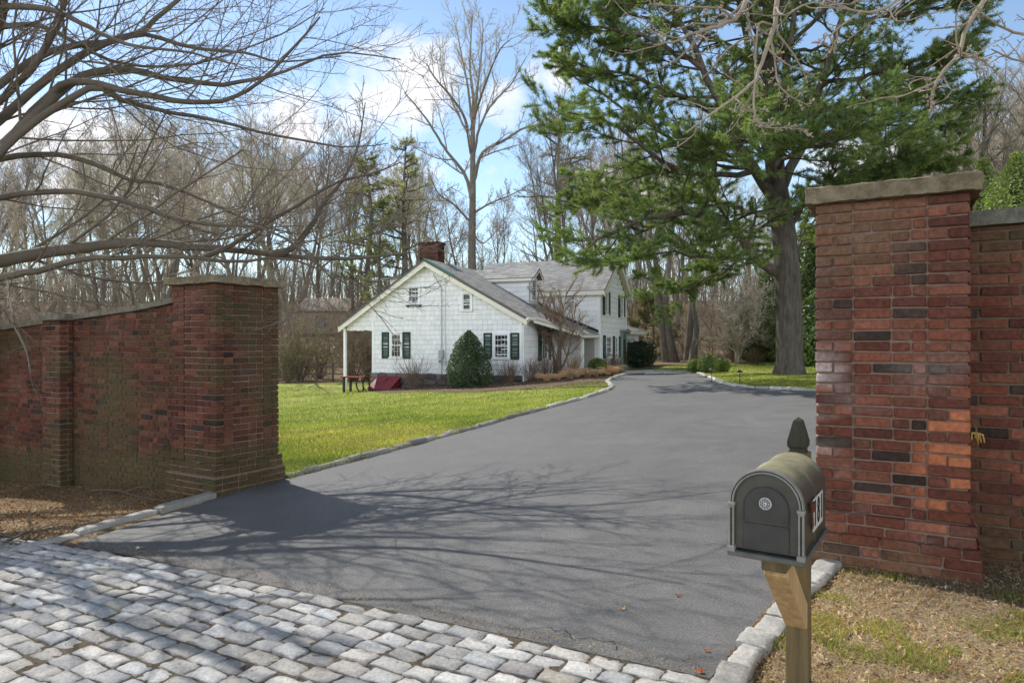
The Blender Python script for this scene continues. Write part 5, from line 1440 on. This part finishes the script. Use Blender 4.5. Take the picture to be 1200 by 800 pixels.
# looser conifers among the woods
def loose_pine(label, px, ytop, d, rad, seed, c0, c1, clear=.25, nl=34, nn=9, wd=.018, k=4):
    global rng
    c = GD(px, d); h = EYE + (400 - ytop) / F * d - c[2]; root = thing('pine_tree', label, 'pine tree', c); keep = rng; rng = np.random.default_rng(seed)
    tp = smooth_line([c - Zv * .3, c + Zv * h * .35 + A([rng.normal(0, .15), 0, 0]), c + Zv * h * .7 + A([rng.normal(0, .2), 0, 0]), c + Zv * h], 16); mb = MB(); tubes(mb, tp, np.linspace(.022 * h, .02, 16), 8, BARK * .7); mb.build('trunk', M['pinebark'], root, True)
    f = clear + (1 - clear) * (np.arange(nl) + rng.random(nl)) / nl; S = A([np.interp(f, np.linspace(0, 1, 16), tp[:, q]) for q in range(3)]).T; a = rng.uniform(0, 6.28, nl)
    ln = rad * (np.interp(f, [clear, clear + .25 * (1 - clear), 1], [.75, 1, .15])) * rng.uniform(.6, 1.25, nl); D = np.stack([np.cos(a), np.sin(a), np.full(nl, .22)], 1)
    P1, R1 = grow(S, D, ln, np.full(nl, .006 * h), 7, .10, (0, 0, .03), .3); mb = MB(); tubes(mb, P1, R1, 5, BARK * .6)
    S, D, L_, r = spawn(P1, R1, 8, .25, 1, (30, 70), .45, .5, .6, .3, .01); P2, R2 = grow(S, D, np.clip(L_, .4, 1.8), r, 5, .15, (0, 0, .05), .5); tubes(mb, P2, R2, 3, BARK * .6); mb.build('limbs', M['bark'], root, True)
    needles(P2, k, nn, .30, wd, seed, c0, c1).build('needles', M['needle'], root, False); rng = keep
loose_pine('grey-green loose conifer rising behind the left roof slope', 476, 165, 54, 3.9, 61, (.15, .165, .11), (.40, .40, .25), .25, 30, 9, .014, 4)
loose_pine('dark ivy-clad evergreen close behind the left dormer', 450, 238, 41, 1.6, 62, (.07, .09, .05), (.26, .27, .15), .05, 30, 9, .014, 4)
loose_pine('slim grey-green conifer in the woods left of the roof', 428, 185, 52, 3.0, 63, (.10, .115, .075), (.27, .27, .15), .3, 30)
loose_pine('thin yellow-green conifer high in the woods behind the house ridge', 655, 120, 58, 3.2, 64, (.07, .085, .04), (.20, .21, .09), .45, 30)

# ------------------------------------------------------------------ evergreens and shrubs
def leaf_cloud(pts, nrm, size, col, seed, jit=.9, asp=.5):
    """Small pointed leaves at pts facing roughly along nrm."""
    r_ = np.random.default_rng(seed); n = len(pts)
    nn = unit(nrm + r_.normal(0, jit, (n, 3))); t = unit(np.cross(nn, r_.normal(0, 1, (n, 3)))); b = np.cross(nn, t)
    s = size * r_.uniform(.6, 1.3, (n, 1))
    v = np.stack([pts - t * s, pts + b * s * asp + nn * s * .15, pts + t * s, pts - b * s * asp + nn * s * .15], 1)
    mb = MB(); mb.add(v.reshape(-1, 3), np.arange(n * 4).reshape(-1, 4), None, np.repeat(col, 4, 0)); return mb

def shaped_bush(name, label, cat, c, prof, n, size, col, seed, group=None, lump=.10, stem=True, core=True, inner=.55):
    """Clipped or natural evergreen: leaves through the outer shell of a lathe profile [(height, radius)...]."""
    r_ = np.random.default_rng(seed); root = thing(name, label, cat, c, group)
    hs = A([p[0] for p in prof]); rs = A([p[1] for p in prof]); Ht = hs[-1]
    u = r_.random(n * 3); hh = u * Ht; rr = np.interp(hh, hs, rs); keep = r_.random(n * 3) < (rr / rs.max())**.8 + .03
    hh, rr = hh[keep][:n], rr[keep][:n]; a = r_.uniform(0, 2 * np.pi, len(hh))
    dep = 1 - inner * r_.random(len(hh))**2.2; st_ = r_.random(len(hh)) < .07; dep[st_] = 1 + .16 * r_.random(st_.sum())**1.6
    pt = np.stack([np.cos(a) * rr, np.sin(a) * rr, hh], 1)
    bump = 1 + lump * (fbm(pt + seed, 2.2 / max(rs.max(), .3), seed) - .5) * 3
    pt = pt * A([1, 1, 0]) * (dep * bump)[:, None] + A([0, 0, 1]) * hh[:, None]
    dr = np.gradient(np.interp(np.linspace(0, Ht, 40), hs, rs), Ht / 39); sl_ = np.interp(hh, np.linspace(0, Ht, 40), dr)
    nr = unit(np.stack([np.cos(a), np.sin(a), -sl_], 1))
    cl = np.clip(fbm(pt + 7 * seed, 5 / max(rs.max(), .4), seed + 1) * 1.1 - .1 + r_.normal(0, .18, len(hh)), 0, 1)[:, None]
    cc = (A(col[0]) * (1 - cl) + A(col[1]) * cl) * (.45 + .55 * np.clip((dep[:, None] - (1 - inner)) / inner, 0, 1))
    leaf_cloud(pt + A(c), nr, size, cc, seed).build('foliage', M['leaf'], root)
    if core:  # solid dark core added to block the view through the leaves
        mb = MB(); k = 16; zz = np.linspace(.02, .94, 12) * Ht; rad = np.interp(zz, hs, rs) * (1 - inner) * 1.05
        tubes(mb, np.stack([0 * zz + c[0], 0 * zz + c[1], zz + c[2]], 1), rad, k, A(col[0]) * .35, True); mb.build('inner_core', M['leaf'], root, True)
    if stem:
        mb = MB(); tubes(mb, A([A(c) - Zv * .1, A(c) + Zv * Ht * .4]), A([.05, .04]), 6, BARK); mb.build('stem', M['bark'], root)
    return root

bc = P(549.5, 457, 25.2); bc[2] = gz(bc[0], bc[1])
bh = P(549, 387, 25.2)[2] - bc[2]
shaped_bush('conical_bush', 'large dense dark green cone-shaped bush in front of the gable wall', 'bush', bc, [(0, .60), (.15 * bh, .80), (.3 * bh, .82), (.55 * bh, .69), (.75 * bh, .48), (.9 * bh, .26), (bh, .04)], 13000, .036, ((.034, .066, .030), (.12, .18, .085)), 3, lump=.12)
def ball(px, py, d, r, label, seed, g_=None, col=((.07, .12, .02), (.24, .32, .055)), n=5000):
    c = GD(px, d); shaped_bush('box_ball', label, 'bush', c, [(0, r * .55), (r * .4, r * .9), (r * .8, r), (r * 1.2, r * .93), (r * 1.55, r * .68), (r * 1.75, r * .3), (r * 1.8, .03)], n, .02, col, seed, g_, .06, True)
ball(700, 0, 27.9, .40, 'bright green clipped ball bush among tan grasses by the porch post', 31)
ball(815, 0, 27.5, .32, 'leftmost of three clipped green ball bushes on the right lawn', 32, 'clipped ball bushes on the right lawn')
ball(830, 0, 26.8, .43, 'middle and largest of three clipped green ball bushes on the right lawn', 33, 'clipped ball bushes on the right lawn')
ball(846, 0, 27.3, .33, 'rightmost of three clipped green ball bushes on the right lawn', 34, 'clipped ball bushes on the right lawn')
for i, (px, d, r, h) in enumerate(((736, 34.2, .9, 1.25), (748, 36.0, .95, 1.3))):
    shaped_bush('evergreen_shrub', ('dark evergreen shrub left, in front of the annex', 'dark evergreen shrub right of the annex corner')[i], 'shrub', GD(px, d), [(0, r * .8), (h * .4, r), (h * .8, r * .8), (h, r * .3)], 5000, .05, ((.015, .035, .015), (.05, .085, .04)), 41 + i, None, .18)

# evergreens behind
def evergreen(label, px, ytop, d, rad, seed, col, size=.11, n=9000, skirt=.05, name='evergreen_tree', lump=.32):
    c = GD(px, d); h = EYE + (400 - ytop) / F * d - c[2]
    shaped_bush(name, label, 'tree', c, [(0, rad * .5), (h * skirt, rad * .9), (h * .3, rad), (h * .55, rad * .8), (h * .8, rad * .45), (h, .08)], n, size, col, seed, None, lump, True, True, .75)
evergreen('bright green bushy arborvitae above the wall at the right edge', 1192, 178, 11.5, 1.05, 64, ((.09, .15, .03), (.34, .42, .10)), .026, 42000, lump=.34)
evergreen('lower bright green arborvitae beside the tall pillar', 1152, 186, 13.5, .85, 65, ((.10, .15, .03), (.34, .42, .10)), .028, 26000, lump=.38)
evergreen('dark green evergreen mass just right of the pine trunk', 950, 262, 33, 2.0, 66, ((.05, .09, .03), (.18, .25, .08)), .08, 16000)
evergreen('deep green evergreen behind the pine trunk', 915, 300, 38, 2.2, 67, ((.04, .08, .03), (.14, .20, .07)), .09, 12000)
evergreen('dark evergreen between the pale tree and the pine trunk', 893, 352, 37, 1.5, 68, ((.035, .065, .03), (.12, .16, .07)), .08, 8000)
loose_pine('low dull olive conifer in the woods right of the annex', 764, 345, 45, 1.9, 69, (.06, .075, .04), (.18, .17, .09), .02, 26)
evergreen('rounded evergreen partly hidden by the pillar', 968, 330, 30, 1.8, 70, ((.05, .09, .03), (.17, .24, .08)), .08, 12000)

# twiggy shrubs without leaves along the house and the woods' edge
def twig_shrub(name, label, c, h, spread, n, seed, col, group=None, r=.006, leaf=None):
    r_ = np.random.default_rng(seed); a = r_.uniform(0, 6.28, n); tl = np.abs(r_.normal(0, spread, n))
    S = np.stack([c[0] + .08 * np.cos(a), c[1] + .08 * np.sin(a), np.full(n, c[2] - .03)], 1); D = unit(np.stack([np.cos(a) * tl, np.sin(a) * tl, np.ones(n)], 1))
    global rng
    keep = rng; rng = r_
    P1, R1 = grow(S, D, h * r_.uniform(.6, 1.1, n), np.full(n, r * 1.5), 6, .10, (0, 0, -.01), .5)
    mb = MB(); cs = A(col) * r_.uniform(.7, 1.25, (n, 1)); tubes(mb, P1, R1, 4, cs)
    S, D, L_, q = spawn(P1, R1, 6, .3, 1, (20, 50), .45, .7, 1, .4, r * .7); P2, R2 = grow(S, D, L_, q, 4, .12, (0, 0, .02), .5); tubes(mb, P2, R2, 3, np.repeat(cs, 6, 0) * 1.1)
    root = thing(name, label, 'shrub', c, group); mb.build('stems', M['twig'], root, True)
    if leaf is not None:
        t = P2.reshape(-1, 3); t = t[r_.random(len(t)) < leaf[1]]; leaf_cloud(t, np.tile(A([0, 0, 1.]), (len(t), 1)), leaf[2], A(leaf[0])[None] * r_.uniform(.6, 1.4, (len(t), 1)), seed).build('leaves', M['leaf'], root)
    rng = keep
BRN = (.20, .135, .095)
for i, (px, d, h, s, n, lab) in enumerate(((486, 27.0, 1.25, .5, 40, 'bare twiggy shrub against the stone foundation right of the red cellar door'), (597, 25.6, .95, .45, 40, 'bare brown twiggy shrub under the right gable window'), (623, 25.9, .85, .4, 34, 'low bare shrub at the gable wall corner'), (641, 27.2, .95, .4, 34, 'bare reddish shrub under the side window'), (672, 27.4, .95, .4, 34, 'orange-brown bare shrub behind the porch post base'), (713, 30.0, .8, .4, 40, 'purplish bare shrub under the lower windows of the main block'), (722, 31.2, .8, .4, 40, 'bare brown shrub beside the entrance hood'))):
    twig_shrub('bare_shrub', lab, GD(px, d), h, s, n, 500 + i, (.30, .19, .08) if i == 4 else BRN)
def tan_grass(px, d, h, n, seed, label):
    r_ = np.random.default_rng(seed); c = GD(px, d); a = r_.uniform(0, 6.28, n); l = h * r_.uniform(.6, 1.15, n); ou = r_.uniform(.35, 1.0, n)
    S = c + np.stack([np.cos(a), np.sin(a), 0 * a], 1) * (r_.random(n) * .10)[:, None]; dr = np.stack([np.cos(a), np.sin(a), 0 * a], 1)
    t = np.linspace(0, 1, 5)[None, :, None]
    pts = S[:, None] + dr[:, None] * (ou * l)[:, None, None] * t**1.3 + Zv * (l[:, None, None] * (t * 1.25 - t**2.6 * .95))
    mb = MB(); tubes(mb, pts, np.tile([.006, .007, .006, .005, .002], (n, 1)), 3, A([.97, .82, .52])[None] * r_.uniform(.75, 1.05, (n, 1)) * A([1, r_.uniform(.85, 1), 1]))
    root = thing('ornamental_grass', label, 'ornamental grass', c, 'dry tan grass tufts along the bed by the drive'); mb.build('blades', M['straw'], root, True); 
for i, (px, d, h) in enumerate(((641, 25.4, .52), (654, 25.7, .44), (668, 26.0, .55), (676, 26.6, .70), (688, 26.7, .58), (698, 27.1, .48), (712, 27.6, .66), (720, 28.4, .72), (673, 27.4, .62))):
    tan_grass(px, d, h, 190, 700 + i, 'dry tan ornamental grass tuft in the row edging the bed by the drive')
for i, (px, d, h, s, n, leaf, lab) in enumerate(((352, 36.5, 3.0, .55, 60, ((.30, .33, .05), .55, .05), 'yellow-green budding shrub at the back of the lawn beside the left pillar'), (374, 38.5, 2.6, .6, 50, ((.24, .28, .05), .4, .05), 'second yellow-green shrub nearer the house at the lawn edge'), (338, 35.2, 2.0, .5, 50, ((.10, .13, .04), .6, .05), 'dark olive shrub right beside the left pillar at the lawn edge'), (414, 36.5, 3.2, .5, 60, ((.10, .12, .05), .25, .05), 'tangled olive shrub seen through the left porch'), (430, 37.5, 2.8, .5, 60, None, 'tangled bare shrub seen beside the porch wall'), (862, 35.5, .9, .5, 60, ((.35, .25, .10), .3, .03), 'low tan shrub at the foot of the pale twiggy tree'), (885, 34, .8, .5, 50, ((.3, .22, .1), .3, .03), 'low straw-coloured shrub left of the pine trunk base'))):
    twig_shrub('woodland_shrub', lab, GD(px, d), h, s, n, 800 + i, (.22, .17, .11), None, .009, leaf)

# brush growing all through the woods: one uncountable mass
n = 5200; d = 35.5 + 55 * rng.random(n)**1.2; px = rng.uniform(-120, 1320, n); x = (px - 600) / F * d
k = ~(((px > 395) & (px < 760) & (d < 43)) | ((px > 700) & (px < 900) & (d < 41)) | ((px > 900) & (d < 36))); x, d = x[k], d[k]; n = len(x)
S = np.stack([x, d, ground_z(x, d) - .05], 1); D = unit(rng.normal(0, .42, (n, 3)) * A([1, 1, 0]) + Zv)
P1, R1 = grow(S, D, rng.uniform(1.2, 5.2, n) * (.8 + d / 120), np.full(n, .016), 5, .14, (0, 0, 0), .4); mb = MB(); cs = A([.21, .165, .125])[None] * rng.uniform(.55, 1.5, (n, 1)); tubes(mb, P1, R1, 3, cs)
S, D, L_, q = spawn(P1, R1, 6, .25, 1, (25, 60), .42, .6, 1, .3, .007); P2, R2 = grow(S, D, L_, q, 4, .15, (0, 0, .02), .5); tubes(mb, P2, R2, 3, np.repeat(cs, 6, 0) * 1.1)
tag(mb.build('undergrowth', M['twig'], None, False, kind='stuff'), 'tangled bare brush covering the woodland floor behind the house', 'undergrowth')
# far wood beyond the single trees: trunks and twigs that read as one mass
n = 2600; d = 118 + 70 * rng.random(n); px = rng.uniform(-200, 1400, n); x = (px - 600) / F * d
P1, R1 = grow(np.stack([x, d, ground_z(x, d) - .2], 1), unit(rng.normal(0, .12, (n, 3)) * A([1, 1, 0]) + Zv), rng.uniform(5, 12, n), np.full(n, .10), 6, .06, (0, 0, .02), .2); mb = MB(); cs = BARK[None] * rng.uniform(.7, 1.5, (n, 1)); tubes(mb, P1, R1, 3, cs)
S, D, L_, q = spawn(P1, R1, 10, .15, 1, (25, 60), .35, .5, 1, .5, .03); P2, R2 = grow(S, D, L_, q, 4, .12, (0, 0, .08), .4); tubes(mb, P2, R2, 3, np.repeat(cs, 10, 0) * 1.2)
tag(mb.build('distant_woods', M['twig'], None, False, kind='stuff'), 'hazy grey-brown mass of far-off leafless woods on the rising ground', 'woods')
# scattered evergreen undergrowth leaves
n = 9000; d = 40 + 45 * rng.random(n); px = rng.uniform(-100, 1300, n); x = (px - 600) / F * d
hz = ground_z(x, d); cl = fbm(np.stack([x, d, 0 * x], 1), .16, 90) > .53; x, d, hz = x[cl], d[cl], hz[cl]
pt = np.stack([x, d, hz + rng.random(len(x))**1.5 * 3.2], 1)
tag(leaf_cloud(pt, np.tile(A([0, -.3, 1.]), (len(x), 1)), .16, A([.12, .14, .045])[None] * rng.uniform(.4, 1.6, (len(x), 1)), 91).build('undergrowth', M['leaf'], None, False, kind='stuff'), 'patches of dull green leaves low among the woodland trees', 'undergrowth')

# distant tan house glimpsed through the trees at the left
dh = GD(388, 66); hb = thing('distant_house', 'small tan house glimpsed through the woods left of the roof', 'house', dh)
mb = MB(); zt_ = P(388, 366, 66)[2]; mb.box(A([dh[0], dh[1], (dh[2] + zt_) / 2]), [2.2, 3, (zt_ - dh[2]) / 2 + .2], None, .02, (.42, .31, .20)); mb.build('wall', M['paint'], hb)
mb = MB(); e = .4; a, b = dh[0] - 2.5, dh[0] + 2.5
roof_plane(mb, A([a, dh[1] - 3.3, zt_]), A([b, dh[1] - 3.3, zt_]), A([b, dh[1], zt_ + 1.4]), A([a, dh[1], zt_ + 1.4]), .1, A([.42, .36, .28])); mb.build('roof', M['shingle'], hb)
mb = MB(); mb.box(A([dh[0] - .2, dh[1] - 3.02, zt_ - 1.0]), [.45, .03, .6], None, .01, (1, 1, 1)); mb.build('window', M['glass'], hb)

# rail fence at the back of the lawn, white post
fp = [GD(px, 36.2) for px in (333, 352, 371, 390, 409, 428, 447)]
fb = thing('rail_fence', 'low weathered rail fence at the back edge of the lawn', 'fence', fp[0])
for p in fp: mb = MB(); mb.box(p + Zv * .45, [.045, .045, .55], None, .008, (.16, .13, .10)); mb.build('post', M['wood'], fb)
for hh in (.4, .78):
    for a, b in zip(fp[:-1], fp[1:]): mb = MB(); tubes(mb, A([a + Zv * hh, (a + b) / 2 + Zv * (hh - .02), b + Zv * hh]), A([.035] * 3), 5, (.17, .14, .11)); mb.build('rail', M['wood'], fb)

# path lights on the lawns
for px, d, lab in ((834, 21.5, 'small black mushroom path light on the right lawn near the kerb, left one'), (867, 19.6, 'small black mushroom path light on the right lawn, nearer the pine'), (749.5, 32.0, 'small path light at the end of the entrance path')):
    c = GD(px, d); pl = thing('path_light', lab, 'path light', c)
    mb = MB(); tubes(mb, A([c - Zv * .05, c + Zv * .2, c + Zv * .42]), A([.012, .012, .012]), 6, (.03, .03, .03)); mb.build('stake', M['iron'], pl)
    mb = MB(); tubes(mb, A([c + Zv * .40, c + Zv * .42, c + Zv * .46, c + Zv * .475]), A([.10, .095, .04, .005]), 12, (.03, .03, .03), True); mb.build('cap', M['iron'], pl)

# ------------------------------------------------------------------ grass and litter
def blades(n_try, region, sampler, hgt, wd, cols, seed, name, label, cat, mat='blade', off=.0, dens=None, lean=.5):
    r_ = np.random.default_rng(seed); x, y = sampler(r_, n_try); k = inside(region, x, y); x, y = x[k], y[k]
    if dens is not None: k = r_.random(len(x)) < dens(x, y); x, y = x[k], y[k]
    n = len(x); z = ground_z(x, y) + off; a = r_.uniform(0, 6.28, n); h = hgt * r_.uniform(.5, 1.3, n); b = np.stack([x, y, z], 1); w_ = wd * (1 + y / 18)
    d = np.stack([np.cos(a), np.sin(a), 0 * a], 1); s = np.stack([-np.sin(a), np.cos(a), 0 * a], 1) * w_[:, None]
    le = r_.uniform(.1, lean * 2, n)
    m = b + d * (h * le * .35)[:, None] + Zv * (h * .6)[:, None]; t = b + d * (h * le)[:, None] + Zv * (h * (1 - .3 * le))[:, None]
    v = np.stack([b - s, b + s, m + s * .7, m - s * .7, t], 1); base = (np.arange(n) * 5)[:, None]
    f = np.clip(fbm(b, .55, seed) * 1.3 - .15 + r_.normal(0, .2, n), 0, 1)[:, None]; c = A(cols[0]) * (1 - f) + A(cols[1]) * f
    dry = r_.random(n) < .05 + .38 * sstep(.54, .72, fbm(b, .38, seed + 3)); c[dry] = A([.46, .38, .19])
    mb = MB(); mb.add(v.reshape(-1, 3), base + A([0, 1, 2, 3]), base + A([3, 2, 4]), np.repeat(c, 5, 0))
    return tag(mb.build(name, M[mat], None, False, kind='stuff'), label, cat)
def persp(px0, px1, d0, d1):
    def f(r_, n):
        d = d0 / (1 - r_.random(n) * (1 - d0 / d1)); px = r_.uniform(px0, px1, n); return (px - 600) / F * d, d
    return f
blades(150000, A(lawn_left), persp(300, 730, 7.6, 32), .055, .0032, ((.11, .18, .03), (.27, .31, .075)), 1001, 'grass', 'short yellow-green lawn grass between the drive and the house', 'grass', off=.015)
blades(50000, A(lawn_right), persp(740, 980, 15, 34), .055, .0032, ((.10, .16, .03), (.24, .26, .07)), 1002, 'grass', 'green lawn grass around the pine beside the drive', 'grass', off=.015)
verge_r = [*[p for p in (G(832, 803)[:2] + A([.15, 0]), G(850, 778)[:2] + A([.17, .0]), G(905, 715)[:2] + A([.17, 0]), G(960, 664)[:2] + A([.18, 0]))], A([3.4, 4.1]), A([9, 1.5]), A([7, -1]), A([1.2, 1.8])]
def vs(r_, n): return r_.uniform(.7, 7, n), r_.uniform(1.6, 4.9, n)
tuft = lambda x, y: np.where(fbm(np.stack([x, y, 0 * x], -1), 1.9, 95) * .6 + vnoise(np.stack([x, y, 0 * x], -1), 7, 96) * .4 > .585, .95, .03) * sstep(-.10, .25, 4.05 - (y + .577 * (x - 2.69)) )
blades(170000, A(verge_r), vs, .032, .0019, ((.14, .20, .04), (.30, .31, .10)), 1003, 'grass', 'sparse green grass tufts in the dry verge behind the mailbox', 'grass', off=0, dens=tuft, lean=.8)
def litter(n, region, sampler, seed, label, size, off=.004, dens=None, name='leaf_litter', tone=1.):
    r_ = np.random.default_rng(seed); x, y = sampler(r_, n); k = inside(region, x, y); x, y = x[k], y[k]
    if dens is not None: k = r_.random(len(x)) < dens(x, y); x, y = x[k], y[k]
    n = len(x); pt = np.stack([x, y, ground_z(x, y) + off + r_.random(n) * .018], 1)
    pal = A([(.42, .31, .18), (.30, .20, .11), (.50, .40, .25), (.20, .13, .075), (.36, .22, .11), (.55, .47, .34)]); c = pal[r_.integers(0, 6, n)] * r_.uniform(.7, 1.2, (n, 1)) * tone
    mb = leaf_cloud(pt, np.tile(A([0, 0, 1.]), (n, 1)), size, c, seed, .55, .38)
    return tag(mb.build(name, M['straw'], None, False, kind='stuff'), label, 'leaf litter')
litter(42000, A(verge_r), vs, 1101, 'dry leaf scraps and straw on the verge behind the mailbox', .013, tone=A([1.2, 1.18, 1.15]))
def strawm(n, region, sampler, seed):
    r_ = np.random.default_rng(seed); x, y = sampler(r_, n); k = inside(region, x, y); x, y = x[k], y[k]; n = len(x); a = r_.uniform(0, 6.28, n); l = r_.uniform(.02, .06, n)
    b = np.stack([x, y, ground_z(x, y) + .004], 1); d = np.stack([np.cos(a) * l, np.sin(a) * l, r_.random(n) * .03], 1)
    s = np.stack([-np.sin(a), np.cos(a), 0 * a], 1) * .0013
    v = np.stack([b - s, b + s, b + d + Zv * .004], 1); mb = MB(); mb.add(v.reshape(-1, 3), None, np.arange(n * 3).reshape(-1, 3), np.repeat(A([.62, .52, .34])[None] * r_.uniform(.5, 1.3, (n, 1)), 3, 0)); return mb
tag(strawm(60000, A(verge_r), vs, 1102).build('dry_grass', M['straw'], None, False, kind='stuff'), 'matted dead straw-coloured grass on the verge behind the mailbox', 'dry grass')
verge_l = [A([-8.6, 7.9]), *[G(*p)[:2] + A([-.02, .16]) for p in ((0, 655), (80, 633), (150, 613), (222, 592))], A([-3.75, 7.75]), A([-4.2, 8.05]), A([-12, 12.4])]
def vl(r_, n): return r_.uniform(-9, -3, n), r_.uniform(5.4, 11, n)
litter(42000, A(verge_l), vl, 1103, 'dry leaf litter and wood chips at the foot of the left wall', .018, tone=A([.72, .62, .55]))
def ap(r_, n): return r_.uniform(-6, 1.1, n), r_.uniform(1.5, 6.6, n)
litter(6500, A(apron_poly), ap, 1104, 'bits of leaf and chaff caught between the granite setts', .008, .004, lambda x, y: .15 + 1.2 * (fbm(np.stack([x, y, 0 * x], -1), 1.5, 97) > .55))
litter(4200, A(mulch_poly), lambda r_, n: (r_.uniform(-7, 5, n), r_.uniform(23, 31, n)), 1105, 'chips and dead leaves on the planting bed along the house', .03, .035)

# scraps of leaf on the lawn and grit along the edges of the drive
litter(2600, A(lawn_left), persp(300, 730, 7.6, 30), 1106, 'scattered bits of dead leaf lying in the lawn', .018, .05)
def along(pts, wide):
    p = A([q[:2] for q in pts]); sg_ = np.linalg.norm(np.diff(p, axis=0), axis=1); cu = np.r_[0, np.cumsum(sg_)]
    def f(r_, n):
        t = r_.uniform(0, cu[-1], n); o_ = np.abs(r_.normal(0, wide, n)) * np.where(r_.random(n) < .5, -1, 1)
        return np.interp(t, cu, p[:, 0]) + o_ * .6, np.interp(t, cu, p[:, 1]) + o_ * .8
    return f
litter(2600, A(drive_poly), along([bord_a, bord_b], .07), 1107, 'grit and leaf crumbs along the seam of asphalt and setts', .007, .010)
litter(2200, A(drive_poly), along(kerb_near_right[2:], .06), 1108, 'grit and leaf crumbs against the right kerb', .008, .010)
litter(2600, A(drive_poly), along(kerb_far_left, .07), 1109, 'grit and leaf crumbs against the left kerb', .009, .010)
litter(260, A(drive_poly), lambda r_, n: (r_.uniform(-3, 3, n), r_.uniform(3, 9, n)), 1110, 'tiny stray crumbs dotted over the asphalt', .006, .010)

# single leaves one can count on the asphalt, and a stick by the wall
def fallen_leaf(px, py, size, col, seed, label, group=None):
    r_ = np.random.default_rng(seed); c = G(px, py); n = 9
    a = np.linspace(0, 2 * np.pi, 2 * n, endpoint=False) + r_.uniform(0, 6); rad = size * np.where(np.arange(2 * n) % 2, .45, 1) * r_.uniform(.7, 1.15, 2 * n) * (1 - .3 * np.cos(a))
    zc = .010 + size * .28 * (1 + np.sin(2 * a + r_.uniform(0, 6))) * r_.uniform(.5, 1.2, 2 * n)
    v = np.vstack([np.stack([np.cos(a) * rad, np.sin(a) * rad * .7, zc], 1), [[0, 0, .012]]]) + c
    mb = MB(); mb.add(v, None, [[i, (i + 1) % (2 * n), 2 * n] for i in range(2 * n)], A(col)[None] * r_.uniform(.8, 1.2, (2 * n + 1, 1)))
    e = c + A([size * 1.7, size * .5, .02]); tubes(mb, A([c + Zv * .013, (c + e) / 2 + Zv * .006, e]), A([.0015, .0014, .001]), 4, A(col) * .7)
    tag(mb.build('fallen_leaf', M['litter'], None, False), label, 'leaf', group)
fallen_leaf(730, 715, .030, (.55, .36, .16), 1, 'curled tan fallen leaf on the asphalt near the setts', 'fallen leaves on the drive')
fallen_leaf(795, 701, .022, (.45, .15, .08), 2, 'small reddish fallen leaf on the asphalt toward the mailbox', 'fallen leaves on the drive')
fallen_leaf(829, 767, .022, (.50, .24, .12), 3, 'upturned orange-brown leaf against the right kerb', 'fallen leaves on the drive')
fallen_leaf(822, 796, .024, (.55, .16, .06), 4, 'bright rust-red leaf at the corner of setts and kerb', 'fallen leaves on the drive')
fallen_leaf(109, 630, .055, (.55, .42, .26), 5, 'pale tan leaf lying by the left kerb above the setts', 'fallen leaves on the drive')
fallen_leaf(163, 645, .03, (.55, .42, .24), 6, 'small pale leaf on the asphalt in the branch shadows', 'fallen leaves on the drive')
fallen_leaf(88, 640, .06, (.26, .14, .08), 7, 'large dark brown leaf at the left end of the setts', 'fallen leaves on the drive')
fallen_leaf(966, 782, .045, (.55, .42, .27), 8, 'large pale dry leaf on the verge right of the mailbox post')
for i, (a_, b_) in enumerate((((104, 577), (195, 590)), ((8, 638), (60, 622)))):
    A0, A1 = G(*a_), G(*b_); pts = smooth_line(A([A0 + Zv * .03, (A0 * 2 + A1) / 3 + Zv * .05 + A([0, .08, 0]), (A0 + 2 * A1) / 3 + Zv * .035, A1 + Zv * .03]), 14); mb = MB(); tubes(mb, pts, np.linspace(.013, .005, 14), 6, (.12, .09, .065), True)
    q = pts[6]; tubes(mb, A([q, q + A([.1, .1, .04]), q + A([.22, .16, .03])]), A([.008, .006, .003]), 5, (.22, .16, .11))
    tag(mb.build('fallen_stick', M['twig'], None, True), ('crooked fallen stick at the foot of the left wall by the pillar', 'short fallen stick on the dirt near the left kerb')[i], 'stick')
